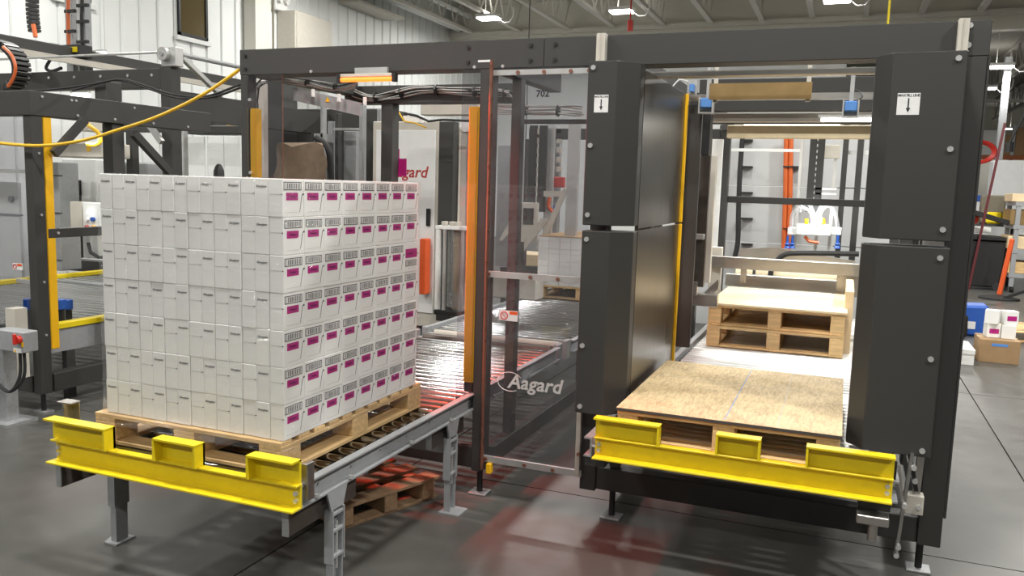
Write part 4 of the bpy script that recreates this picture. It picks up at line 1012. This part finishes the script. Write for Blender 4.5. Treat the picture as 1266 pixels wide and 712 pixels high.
# rear wall of the bay: pale panels
rp = thing('rear_panelling', 'pale grey panelling closing the far end of the pallet bay', 'panelling', (-.6, 11.5, .2))
xs_ = [-2.0, -1.35, -.7, -.05, .56]
for i in range(4):
    for (z0, z1) in ((0, 1.15), (1.16, 1.9), (1.91, 2.7)):
        build(B(xs_[i]+.004, xs_[i+1]-.004, 11.5, 11.53, z0, z1), 'panel', 'alu_pale', rp, bev=.003)
oh = thing('orange_hoses', 'pair of orange vertical hoses clipped in front of the rear panelling', 'hose', at(974, 308, y=11.4))
for px in (970, 976): build(MB().tube([at(px+2, 170, y=11.4), at(px+1, 240, y=11.4), at(px-2, 330, y=11.4)], .030, 8), 'hose', 'orange_hose', oh)
for py in (205, 245, 282): build(pbox(968, py, 990, py+2, 11.36, .139), 'clip', 'black_plastic', oh, smooth=False)
bh = thing('black_cable', 'black vertical cable clipped left of the orange hoses', 'cable', at(915, 320, y=11.4))
build(MB().tube(smooth_path([at(x, y, y=11.42) for x, y in ((918, 170), (915, 210), (913, 260), (912, 300), (905, 330))], 5), .032, 8), 'cable', 'black_rubber', bh)
for py in (172, 205, 237, 269, 301): build(pbox(916, py, 930, py+2.5, 11.40, .099), 'clip', 'black_plastic', bh, smooth=False)
for (x0, x1, lab) in ((890, 899, 'left dark upright before the rear panelling'), (1044, 1051, 'right dark upright before the rear panelling'), (1062, 1070, 'black upright beside the right guard panel in the bay')):
    tag(build(B(at(x0, 158, y=10.2).x, at(x1, 158, y=10.2).x, 10.2, 10.3, 0, 2.6), 'rear_upright', 'charcoal', bev=.004), lab, 'post', 'rear uprights')
wr = thing('white_rail', 'white horizontal rail below the cream cross rail', 'rail', at(930, 187, y=10.3))
build(pbox(876, 183, 990, 188, 10.25, .04), 'bar', 'white_paint', wr, smooth=False)
build(pbox(1045, 186, 1080, 191, 10.25, .04), 'bar', 'white_paint', wr, smooth=False)
tag(build(pbox(876, 172, 884, 345, 9.0, .05), 'pale_upright', 'white_paint', bev=.003), 'white thin upright at the left of the pallet bay', 'post')
tag(build(pbox(1046, 360, 1050, 440, 6.9, 1.0), 'spare_board', 'plywood', bev=.003), 'pale board standing right of the stacked pallet pair', 'board')

# ================================================================ NEIGHBOURING MACHINE AT THE LEFT
nm = thing('machine_frame', 'charcoal steel frame of the neighbouring machine at the far left', 'machine frame', (-6.5, 5, .15))
def nbox(name, x0, x1, y0, y1, z0, z1, mat='charcoal', bev=.003): return build(B(x0, x1, y0, y1, z0, z1), name, mat, nm, bev=bev)
NX = -5.51
nbox('post', NX-.08, NX, 4.36, 4.455, .15, 2.219)
nbox('front_beam', -8.4, NX-.13, 4.36, 4.49, 2.22, 2.392)
nbox('side_beam', NX-.13, NX+.01, 4.35, 6.19, 2.22, 2.395)
nbox('base_beam', NX-.10, NX, 4.471, 6.19, .15, .29)
nbox('base_beam', -8.4, NX-.111, 4.37, 4.46, .15, .28)
nbox('mid_rail', NX-.06, NX, 4.471, 6.19, 1.325, 1.395)
nbox('riser_plate', NX-.12, NX-.0, 5.03, 5.19, 2.396, 2.545)
nbox('post', NX-.13, NX-.02, 5.10, 5.22, .29, 2.219)
# tall gantry part
nbox('post', -6.10, -5.975, 6.2, 6.33, .15, 2.83)
nbox('gantry_beam', -10.2, -6.101, 6.2, 6.33, 2.635, 2.815)
nbox('gantry_beam', -6.09, -5.98, 6.331, 9.6, 2.36, 2.62)
nbox('gantry_beam', -10.2, -6.051, 9.6, 9.72, 2.44, 2.70)
nbox('post', -6.04, -5.93, 9.6, 9.72, .15, 2.70)
build(MB().bar(at(183, 152, y=6.1), at(200, 176, y=6.1), .04, .05), 'brace', 'alu', nm)
build(MB().bar((-5.46, 4.5, 1.95), (-5.46, 4.78, 2.22), .04, .06), 'brace', 'charcoal', nm)
build(MB().bar((-5.46, 5.25, 2.15), (-5.46, 5.75, 1.75), .05, .06), 'brace', 'charcoal', nm)
f_ = build(MB().cyl((NX-.055, 4.415, .012), (NX-.055, 4.415, .15), .018, 12), 'foot_screw', 'black_plastic', nm)
build(B(NX-.11, NX, 4.37, 4.46, 0, .012), 'foot_plate', 'galvanised', f_, smooth=False)
bolts(nm, [(NX+.01, y, 2.25) for y in (4.75, 5.1, 5.5, 5.9)], .010, (1, 0, 0))
bolts(nm, [(NX+.01, y, 2.36) for y in (4.45, 4.70, 4.74, 5.3)], .009, (1, 0, 0), mat='silver_bolt')
bolts(nm, [(x, 6.2, 2.755) for x in (-7.55, -7.2, -6.85, -6.5, -6.2)], .014)
bolts(nm, [(NX, 4.415, z) for z in (.6, 1.0, 1.5, 1.95)], .009, (1, 0, 0))
bolts(nm, [(NX, y, 1.36) for y in (4.55, 5.1, 5.6)], .010, (1, 0, 0))
tag(build(B(NX-.045, NX-.004, 4.465, 4.535, .48, 2.219), 'light_curtain', 'amber', bev=.005), 'amber light curtain column of the neighbouring machine', 'light curtain')
gp = pane('guard_glazing', 'clear guard sheet at the far left edge of the neighbouring machine', -8.2, NX-.115, .5, 2.215, y=4.39)
build(B(-8.2, -5.52, 4.375, 4.389, 1.80, 1.828), 'rail', 'alu', gp, smooth=False)
build(B(-5.75, -5.515, 4.375, 4.389, .985, 1.012), 'rail', 'alu', gp, smooth=False)
q0, q1 = at(16, 325, y=4.385), at(28, 334, y=4.385)
sg = build(B(q0.x, q1.x, 4.382, 4.3895, q1.z, q0.z), 'warning_sign', 'decal_white', gp, smooth=False)
build(B((q0.x+q1.x)/2, q1.x-.002, 4.380, 4.3815, q0.z-.02, q0.z-.002), 'sign_header', 'orange_red', sg, smooth=False)
c_ = ((3*q0.x+q1.x)/4, (q0.z+q1.z)/2)
build(MB().tube([(c_[0]+.017*math.cos(2*math.pi*k/16), 4.3805, c_[1]+.017*math.sin(2*math.pi*k/16)) for k in range(16)], .003, 5, closed=True), 'prohibition_ring', 'red_paint', sg)
# its conveyor
nc = thing('roller_conveyor', 'roller conveyor with yellow side rails inside the neighbouring machine', 'conveyor', (-7.1, 7, 0))
rollers(nc, -8.40, -5.80, [4.66+.105*k for k in range(44)], r=.035)
for (x0, x1, lab) in ((-8.53, -8.43, 0), (-5.79, -5.70, 1)):
    build(B(x0, x1, 4.55, 9.4, .585, .63), 'yellow_rail', 'yellow_paint', nc, bev=.004)
    build(B(x0+.02, x1-.02, 4.55, 9.4, .40, .584), 'side_plate', 'grey_paint', nc, smooth=False)
    for y in (4.8, 7.0, 9.2): build(B(x0+.02, x1-.02, y-.04, y+.04, 0, .399), 'leg', 'charcoal', nc, smooth=False)
build(B(-8.40, -5.80, 6.72, 6.84, .585, .605), 'transfer_plate', 'galvanised', nc, smooth=False)
# blue sensors on black stems
for (px, y, lab) in ((75, 4.83, 'blue sensor on a black stem, left of the pair by the neighbour conveyor'), (84, 4.97, 'blue sensor on a black stem, right of the pair by the neighbour conveyor'), (36, 4.42, 'blue sensor behind the clear sheet next to the dark corner post')):
    q = at(px, 378, y=y); s = thing('sensor', lab, 'sensor', (q.x, y, .55), 'blue sensors of the neighbour')
    build(B(q.x-.030, q.x+.030, y-.03, y+.03, q.z-.03, q.z+.055), 'housing', 'blue_plastic', s, bev=.006)
    build(B(q.x-.02, q.x+.03, y-.012, y+.012, .55, q.z-.031), 'stem', 'black_plastic', s, smooth=False)
# switch box on a post
cbx = thing('switch_box', 'grey switch box with red rotary handle on a steel post at the far left', 'switch box', (-5.35, 4.05, 0))
q0, q1 = at(2, 408, y=4.0), at(29, 437, y=4.0)
build(B(q0.x-.08, q1.x, 4.0, 4.12, q1.z, q0.z), 'box', 'grey_paint', cbx, bev=.006)
q = at(23, 420, y=3.99); build(MB().cyl((q.x, 3.999, q.z), (q.x, 3.97, q.z), .028, 14), 'handle_base', 'red_paint', cbx)
build(B(q.x-.012, q.x+.012, 3.95, 3.97, q.z-.03, q.z+.045), 'rotary_handle', 'red_paint', cbx, bev=.004)
build(B(q.x-.065, q.x+.01, 3.996, 3.9995, q.z-.095, q.z-.065), 'warning_label', 'decal_white', cbx, smooth=False)
build(MB().prism([(q.x-.058, q.z-.092), (q.x-.036, q.z-.092), (q.x-.047, q.z-.070)], 'y', 3.9945, 3.9958), 'warning_mark', 'amber', cbx, smooth=False)
build(B(q.x+.015, q.x+.035, 3.996, 3.9995, q.z-.05, q.z-.02), 'tag', 'amber', cbx, smooth=False)
build(B(-5.62, -5.50, 4.06, 4.16, .02, q1.z), 'post', 'galvanised', cbx, smooth=False)
build(B(-5.70, -5.42, 4.0, 4.25, 0, .02), 'foot_plate', 'galvanised', cbx, smooth=False)
for dx in (0, .04): build(MB().tube(smooth_path([(q.x-.07+dx, 4.05, q1.z), (q.x-.07+dx, 4.04, q1.z-.18), (q.x-.16, 4.03, q1.z-.30), (q.x-.30, 4.04, q1.z-.26)], 5), .012, 6), 'conduit', 'black_rubber', cbx)
build(B(-5.65, -5.55, 4.2, 4.3, .3, .82), 'back_plate', 'beige_metal', cbx, smooth=False)
# machinery inside
iw = thing('case_packer', 'white and grey machine housing behind the amber column at the left', 'machine', (-9.2, 7.5, 0))
build(pbox(57, 200, 76, 335, 7.4, .3), 'grey_column', 'grey_paint', iw, bev=.01)
for py in (216, 262, 320): build(pbox(57, py, 76, py+2, 7.38, .018), 'band', 'black_plastic', iw, smooth=False)
build(pbox(76, 196, 122, 320, 8.0, .3), 'white_housing', 'white_paint', iw, bev=.01)
build(pbox(76, 222, 98, 242, 7.96, .035), 'dark_window', 'black_plastic', iw, smooth=False)
build(pbox(60, 176, 126, 195, 6.9, .4), 'grey_cross_box', 'beige_metal', iw, bev=.01)
q = at(110, 184, y=6.9); build(MB().cyl((q.x, 6.899, q.z), (q.x, 6.89, q.z), .03, 12), 'amber_lamp', 'amber', iw)
build(pbox(94, 145, 110, 162, 7.2, .3), 'top_box', 'beige_metal', iw, bev=.01)
build(pbox(76, 242, 87, 320, 7.7, .2), 'dark_gap', 'charcoal', iw, smooth=False)
build(pbox(-60, 222, 27, 345, 7.6, .05), 'white_door', 'white_paint', iw, bev=.006)
build(pbox(-60, 262, 27, 265, 7.58, .02), 'door_rail', 'grey_paint', iw, smooth=False)
q = at(14, 246, y=7.59); build(MB().cyl((q.x, 7.598, q.z), (q.x, 7.57, q.z), .04, 12), 'door_knob', 'grey_paint', iw)
build(pbox(78, 320, 130, 338, 9.2, .2), 'dark_base', 'charcoal', iw, smooth=False)
op_ = thing('operator_panel', 'white operator panel with push buttons left of the wrapped load', 'control panel', at(104, 292, y=6.8))
build(pbox(86, 249, 102, 292, 6.85, .15), 'side_box', 'beige_metal', op_, bev=.006)
fpn = build(pbox(102, 250, 124, 292, 6.8, .12), 'panel_face', 'white_paint', op_, bev=.006)
for (px, py, mt) in ((112, 262, 'tube_white'), (109, 271, 'white_plastic'), (116, 271, 'blue_plastic'), (109, 281, 'red_paint'), (117, 281, 'amber')):
    q = at(px, py, y=6.8); build(MB().cyl((q.x, 6.799, q.z), (q.x, 6.77, q.z), .024, 12), 'push_button', mt, fpn)
build(MB().tube([at(x, y, y=6.85) for x, y in ((109, 300), (112, 312), (122, 318), (130, 318))], .02, 6), 'lead', 'black_rubber', op_)
ywh = thing('coiled_lead', 'pale yellow coiled air lead hanging in the neighbouring machine', 'hose', at(118, 180, y=6.5))
build(MB().tube(smooth_path([at(x, y, y=6.5) for x, y in ((101, 146), (110, 155), (121, 164), (124, 174), (118, 179), (108, 178))], 6), .022, 8), 'lead', 'cable_yellow', ywh)
# gantry axis over the neighbour
ga = thing('gantry_axis', 'grey gantry axis beam and mast above the neighbouring machine', 'gantry', (-8.6, 8, 2.9))
build(B(-8.95, -8.72, 5.2, 11.5, 3.14, 3.30), 'axis_beam', 'charcoal', ga, bev=.006)
build(B(-8.72, -8.66, 5.2, 11.5, 3.10, 3.17), 'axis_rail', 'beige_metal', ga, smooth=False)
build(pbox(78, -40, 91, 88, 7.8, .12), 'mast', 'galvanised', ga, bev=.004)
build(pbox(94, -40, 97, 88, 7.75, .1), 'mast', 'alu', ga, bev=.004)
build(pbox(100, -40, 107, 88, 7.8, .1), 'mast', 'grey_paint', ga, bev=.004)
build(MB().tube([at(85, -40, y=7.72), at(84, 20, y=7.72), at(85, 56, y=7.72)], .022, 6), 'orange_cable', 'orange_hose', ga)
for py in (12, 37): build(pbox(79, py, 92, py+3, 7.70, .03), 'clip', 'black_plastic', ga, smooth=False)
for py in (5, 25, 50): build(pbox(94, py, 108, py+3, 7.70, .03), 'clip', 'black_plastic', ga, smooth=False)
build(MB().tube([at(103, -40, y=7.72), at(101, 20, y=7.72), at(102, 80, y=7.72)], .02, 6), 'black_cable', 'black_rubber', ga)
build(pbox(62, 56, 98, 70, 7.5, .2), 'motor', 'black_plastic', ga, bev=.01)
build(pbox(86, 58, 95, 64, 7.49, .008), 'yellow_label', 'yellow_paint', ga, smooth=False)
build(pbox(56, 53, 64, 62, 7.5, .12), 'motor_bracket', 'alu', ga, smooth=False)
build(MB().tube(smooth_path([at(x, y, y=7.6) for x, y in ((62, 74), (57, 84), (64, 88), (76, 84))], 5), .02, 6), 'loop_cable', 'black_rubber', ga)
tbl = thing('tube_lamp', 'lit tube lamp behind the pulley on the neighbouring machine', 'lamp', at(118, 70, y=8.6))
a, b_ = at(107, 69, y=8.6), at(130, 67, y=8.6); build(MB().cyl(a, b_, .035, 10), 'tube', 'tube_white', tbl)
build(MB().bar(a+Vector((0, 0, .05)), b_+Vector((0, 0, .05)), .05, .025), 'housing', 'alu', tbl)
for q in (a, b_): build(MB().cyl((q.x, q.y, q.z+.06), (q.x, q.y, 7.30), .004, 5), 'hanger_wire', 'joist', tbl)
tbl = thing('tube_lamp', 'lit tube lamp under the gantry beam of the neighbouring machine', 'lamp', at(98, 118, y=6.8))
a, b_ = at(89, 118, y=6.8), at(110, 118, y=6.8); build(MB().cyl(a, b_, .022, 10), 'tube', 'tube_white', tbl)
build(MB().bar(a+Vector((0, 0, .04)), b_+Vector((0, 0, .04)), .05, .025), 'housing', 'alu', tbl)
area_light('tube_glow', (-7.0, 6.4, 2.2), 1.2, 12, (1, .99, .95), .1)
# pulley and tension rods
pu = thing('belt_pulley', 'silver belt pulley block on top of the tall dark post', 'pulley', (-6.0, 6.2, 2.92))
q = at(205, 73, y=6.18)
build(B(q.x-.08, q.x+.10, 6.2, 6.30, 2.831, 3.01), 'block', 'alu', pu, bev=.006)
build(MB().cyl((q.x-.02, 6.199, 2.94), (q.x-.02, 6.15, 2.94), .062, 20), 'wheel', 'alu', pu)
build(MB().cyl((q.x-.02, 6.15, 2.94), (q.x-.02, 6.14, 2.94), .02, 12), 'hub', 'grey_paint', pu)
build(MB().cyl((q.x-.08, 6.24, 2.97), (-10.0, 6.24, 2.96), .012, 8), 'rod', 'alu', pu)
build(MB().cyl((q.x+.07, 6.30, 2.95), (q.x+.07, 9.3, 2.95), .022, 8), 'rod', 'galvanised', pu)
build(MB().bar((q.x+.06, 6.32, 2.93), (q.x+.06, 6.85, 2.63), .05, .04), 'brace', 'alu', pu)
# cable chains
def chain(name, label, path, w, th, n_, mat='black_plastic'):
    t = thing(name, label, 'cable chain', path[0])
    sm = smooth_path(path, n_)
    for i in range(len(sm)-1):
        p, q = Vector(sm[i]), Vector(sm[i+1]); d = (q-p)
        build(MB().bar(p+d*.08, q-d*.08, w, th, (1, 0, 0) if abs(d.normalized().x) < .9 else (0, 0, 1)), 'chain_link', mat, t, bev=.004)
    return t
C1 = [at(x, y, y=5.9) for x, y in ((-30, 45), (-8, 52), (10, 58), (23, 72), (27, 88), (22, 102), (8, 110), (-10, 112))]
ch1 = chain('cable_chain', 'black looped cable chain with orange cable at the far left', C1, .16, .075, 3)
build(MB().tube(smooth_path([at(x, y, y=5.80) for x, y in ((4, 58), (14, 68), (19, 82), (17, 95), (10, 107))], 5), .016, 6), 'orange_cable', 'orange_hose', ch1)
C2 = [at(x, y, y=8.6) for x, y in ((40, -40), (40, -10), (40, 10), (41, 25), (43, 40))]
ch2 = chain('cable_chain', 'black hanging cable chain at the top left before the siding wall', C2, .14, .10, 3)
build(MB().tube([at(41, 30, y=8.5), at(44, 46, y=8.5)], .03, 6), 'orange_cable', 'orange_hose', ch2)
# cables between the machines
Y1 = smooth_path([at(x, y, y=4.32) for x, y in ((-40, 171), (0, 177), (50, 180), (100, 174), (145, 161), (190, 146), (230, 128), (262, 110), (296, 86))], 6)
tag(build(MB().tube(Y1, .0115, 8), 'yellow_cable', 'cable_yellow'), 'thick yellow cable sagging between the two machine frames', 'cable')
for k, pts in enumerate((((0, 113), (60, 111), (120, 103), (150, 98), (180, 106), (215, 117), (255, 119), (298, 104)), ((90, 112), (125, 102), (150, 99), (185, 110), (220, 121), (262, 120), (298, 108)))):
    tag(build(MB().tube(smooth_path([at(x, y, y=5.0) for x, y in pts], 6), .009, 6), 'black_cable', 'black_rubber'), ['upper black cable slung over the neighbouring frame', 'lower black cable slung over the neighbouring frame'][k], 'cable')
# white strip curtain and frames in the gap between the machines
gz = thing('strip_curtain', 'white panels hanging in the gap left of the left machine post', 'curtain', at(262, 215, y=10.5))
for (x0, x1) in ((231, 252), (257, 276), (277, 296)): build(B(at(x0, 169, y=10.5).x, at(x1, 169, y=10.5).x, 10.5, 10.53, 0, at(x0, 169, y=10.5).z), 'white_panel', 'white_paint', gz, smooth=False)
build(pbox(224, 142, 300, 150, 10.4, .06), 'head_rail', 'grey_paint', gz, smooth=False)
tag(build(pbox(224, 140, 230, 330, 8.6, .08), 'alu_post', 'alu', bev=.003), 'silver post just right of the tall dark post', 'post')
tag(build(pbox(229, 155, 296, 166, 8.9, .3), 'dark_header', 'charcoal', bev=.01), 'dark header above the white hanging panels', 'header')
tag(build(MB().lathe(at(271, 240, y=9.6), [(.07, 0), (.08, .15), (.075, .33), (.05, .40), (.02, .43)], 14), 'fire_bottle', 'black_plastic'), 'small dark bottle in front of the white hanging panels', 'bottle')
tag(build(pbox(280, 152, 290, 155, 8.2, .1), 'amber_clip', 'amber', bev=.003), 'small amber fitting under the dark header', 'fitting')
tag(build(pbox(155, 160, 165, 240, 7.4, .1), 'dark_upright', 'charcoal', bev=.004), 'dark upright behind the load left of the tall dark post', 'post')
tag(build(pbox(147, 200, 182, 240, 7.9, .3), 'grey_block', 'grey_paint', bev=.02), 'grey machine block behind the top left of the load', 'machine')

# ================================================================ RIGHT BACKGROUND
wb = thing('waste_bin', 'black wheeled waste bin behind the right machine post', 'bin', (2.55, 19.3, 0))
build(MB().prism([(2.15, 0.05), (2.95, 0.05), (3.05, 1.0), (2.05, 1.0)], 'y', 19.0, 19.7), 'body', 'black_plastic', wb, bev=.03)
build(MB().prism([(2.02, 1.0), (3.08, 1.0), (3.08, 1.06), (2.02, 1.12)], 'y', 18.95, 19.75), 'lid', 'black_plastic', wb, bev=.01)
for x in (2.2, 2.9): build(MB().cyl((x, 19.02, .08), (x, 18.95, .08), .08, 12), 'wheel', 'black_rubber', wb)
# items on the bin
tag(build(B(2.15, 2.75, 19.2, 19.6, 1.13, 1.24), 'parts_tray', 'white_plastic', bev=.01), 'white tray on top of the black waste bin', 'tray')
tag(build(MB().lathe((2.30, 19.1, 1.25), [(.05, 0), (.19, .08), (.2, .2), (.14, .33), (.03, .38)], 14), 'red_lamp', 'red_paint'), 'round red head on the waste bin', 'lamp')
tag(build(MB().bar((2.35, 18.9, 1.55), (3.0, 18.9, 1.36), .10, .10), 'boom_stand', 'black_plastic', bev=.01), 'black jointed arm above the waste bin', 'arm')
tag(build(MB().bar((2.40, 18.85, 0), (2.75, 18.85, 3.3), .045, .045), 'wine_pole', 'wine'), 'slim dark wine coloured pole leaning behind the waste bin', 'pole')
hc = thing('red_hose_coil', 'coiled red hose hanging behind the leaning pole', 'hose', (3.0, 24.35, 2.7))
for k2 in range(3): build(MB().tube([(3.0+(.42-.03*k2)*math.cos(2*math.pi*k/24), 24.33+.05*k2, 3.0+(.28-.02*k2)*math.sin(2*math.pi*k/24)) for k in range(24)], .035, 6, closed=True), 'hose_loop', 'red_paint', hc)
build(MB().tube([(3.0, 24.4, 3.25), (3.0, 24.4, 6.03)], .015, 5), 'hanger', 'joist', hc)
tag(build(B(2.1, 2.5, 20.2, 20.5, 1.301, 1.75), 'maroon_box', 'magenta', bev=.01), 'maroon box behind the waste bin', 'box')
tag(build(B(2.65, 3.1, 20.1, 20.4, 1.301, 1.9), 'green_bag', 'khaki', bev=.03), 'pale green bag behind the waste bin', 'bag')
tag(build(B(2.75, 3.05, 20.02, 20.09, 1.301, 1.55), 'yellow_bag', 'yellow_paint', bev=.04), 'bright yellow bag behind the waste bin', 'bag')
tag(build(B(3.2, 4.3, 23.0, 23.6, 0, 2.75), 'grey_hood', 'white_paint', bev=.03), 'pale grey machine hood right of the red hose coil', 'machine')
bb = thing('blue_cabinet', 'white cabinet with a long blue top behind the waste bin', 'cabinet', (2.6, 22.7, 0))
build(B(2.2, 3.15, 22.52, 23.0, 0, 1.75), 'body', 'white_paint', bb, smooth=False)
build(B(2.15, 3.18, 22.5, 23.02, 1.751, 1.9), 'top', 'blue_plastic', bb, bev=.02)
wbn = thing('work_bench', 'dark work bench behind the waste bin', 'bench', (2.6, 20.3, 0))
build(B(2.0, 3.3, 20.0, 20.7, 1.25, 1.30), 'bench_top', 'charcoal', wbn, smooth=False)
for x in (2.05, 3.25):
    for y in (20.05, 20.65): build(B(x-.03, x+.03, y-.03, y+.03, 0, 1.249), 'leg', 'charcoal', wbn, smooth=False)
# barrier post
bpz = thing('barrier_post', 'bright orange barrier post on a black round base', 'barrier post', (2.72, 17.4, 0))
build(MB().lathe((2.72, 17.4, 0), [(.34, 0), (.34, .03), (.10, .07), (.05, .08)], 20), 'base', 'black_rubber', bpz)
build(MB().bar((2.72, 17.4, .07), (2.84, 17.4, 1.12), .08, .08), 'post', 'orange_red', bpz, bev=.02)
tag(build(MB().bar((2.75, 17.2, .03), (3.9, 17.0, .62), .05, .05), 'dark_bar', 'black_plastic'), 'thin dark bar leaning across the barrier post base', 'bar')
# shelf cart
sc_ = thing('shelf_cart', 'grey metal shelf cart loaded with boards at the right edge', 'cart', (3.6, 19.0, 0))
for x in (3.12, 4.3):
    for y in (18.8, 19.8): build(B(x-.04, x+.04, y-.04, y+.04, .12, 1.75), 'upright', 'grey_paint', sc_, smooth=False)
for z in (.30, .78, 1.25, 1.70): build(B(3.06, 4.36, 18.75, 19.85, z, z+.08), 'shelf', 'grey_paint', sc_, smooth=False)
for x in (3.15, 4.27): build(MB().cyl((x-.03, 18.85, .075), (x+.03, 18.85, .075), .075, 12), 'caster', 'black_rubber', sc_)
for (z, h, mt, lab) in ((.381, .22, 'pinewood', 'pale boards on the lowest shelf of the grey cart'), (.861, .25, 'plywood', 'tan boards on the second shelf of the grey cart'), (1.331, .30, 'bronze', 'brown box on the third shelf of the grey cart'), (1.781, .16, 'plywood', 'loose pale sheets on top of the grey cart')):
    tag(build(B(3.0, 4.2, 18.82, 19.7, z, z+h), 'board_stack', mt, bev=.01), lab, 'boards')
# cartons and crates on the floor
cbx2 = thing('cardboard_box', 'brown cardboard box on the floor right of the machine post', 'box', (1.72, 10.75, 0))
build(B(1.50, 1.90, 10.5, 10.95, 0, .26), 'box_body', 'cardboard', cbx2, bev=.004)
build(B(1.498, 1.902, 10.70, 10.75, .2602, .2615), 'tape', 'plywood', cbx2, smooth=False)
build(B(1.62, 1.78, 10.4985, 10.4998, .19, .22), 'printed_stripe', 'sensor_blue', cbx2, smooth=False)
me_fmag = shared(B(-.04, .045, -.0716, -.0702, fh*.3, fh*.65), 'colour_label', 'magenta')
for i, (x, y, z, rz, lab) in enumerate(((1.64, 10.72, .263, .15, 'lower left white carton on the brown cardboard box'), (1.80, 10.70, .263, -.1, 'lower right white carton on the brown cardboard box'), (1.63, 10.70, .42, -.25, 'upper left white carton on the brown cardboard box'), (1.80, 10.72, .42, .2, 'upper right white carton on the brown cardboard box'))):
    o = part(me_fb, 'carton', None, (x, y, z)); o.rotation_euler.z = rz; o.scale = (1.15, 1, 1.15)
    tag(o, lab, 'carton', 'loose white cartons')
    if i in (0, 3): part(me_fmag, 'colour_label', o)
wbx = thing('white_box', 'flat white box on the floor behind the machine post', 'box', (1.25, 10.4, 0))
build(B(1.05, 1.42, 10.2, 10.8, 0, .17), 'box_body', 'carton', wbx, bev=.004)
build(B(1.045, 1.425, 10.195, 10.805, .12, .175), 'box_lid', 'carton', wbx, bev=.004)
bc = thing('plastic_crate', 'blue plastic crate tipped on its side behind the white box', 'crate', (1.72, 12.6, 0))
build(MB().prism([(1.50, 0), (1.85, 0), (1.85, .42), (1.42, .40)], 'y', 12.4, 12.8), 'shell', 'blue_plastic', bc, bev=.03)
build(B(1.58, 1.70, 12.395, 12.399, .10, .20), 'paper_label', 'decal_white', bc, smooth=False)
tag(build(MB().bar((1.30, 12.2, .16), (1.58, 12.2, .17), .16, .30, (0, 0, 1)), 'black_chuck', 'black_plastic', bev=.03), 'black machine part lying before the blue crate', 'machine part')
sp_ = pallet('wooden_pallet', 'wooden pallet lying at the right edge behind the loose cartons', 1.9, 12.2, 0, 1.2, 1.0, .14, 7, gapx=True)
for k in range(5):
    pallet('wooden_pallet', ORD[k]+' pallet from the floor in the stack at the right edge', 2.35+random.uniform(-.03, .03), 11.2, .141*k, 1.2, .95, .14, 6, gapx=True, grp='pallets stacked at the right edge')
# storage racks far behind
rk = thing('storage_rack', 'storage rack with orange beams far behind at the right', 'rack', (6, 36, 0))
for z in (1.15, 3.3):
    build(B(2.2, 11, 36.0, 36.12, z, z+.16), 'rack_beam', 'rack_orange' if z > 2 else 'white_paint', rk, smooth=False)
    build(B(2.2, 11, 36.13, 37.2, z+.1, z+.16), 'rack_deck', 'beige_metal', rk, smooth=False)
for x in (2.3, 5.6, 8.9): build(B(x-.06, x+.06, 36.13, 36.25, 0, 4.6), 'rack_upright', 'galvanised', rk, smooth=False)
rr = random.Random(5); k = 0
names = ['far left', 'left', 'inner left', 'middle', 'inner right', 'right', 'far right', 'outer right', 'last']
x = 3.9; i = 0
for lvl, (z, cnt) in enumerate(((3.47, 9), (1.32, 9))):
    x = 3.6
    for j in range(cnt):
        w = rr.uniform(.45, .8); h = rr.uniform(.45, 1.1)
        mt = rr.choice(['cardboard', 'cardboard', 'carton'])
        tag(build(B(x, x+w, 36.2, 36.9, z, z+h), 'stored_box', mt, bev=.01), '%s box on the %s level of the far storage rack, %s from the left' % ('white' if mt == 'carton' else 'brown', ['upper', 'lower'][lvl], ORD[j]), 'box', 'boxes on the far rack')
        x += w+.06
pl_ = at(1247, 190, y=20)
tag(build(MB().tube([(pl_.x+.25, 20, 6.5), (pl_.x+.2, 20, 3.5), (pl_.x, 20, 3.0)], .02, 6).cyl((pl_.x, 20, 2.8), (pl_.x, 20, 3.0), .08, 10), 'hanging_plug', 'black_plastic'), 'black hanging plug on a cord at the right edge', 'plug')
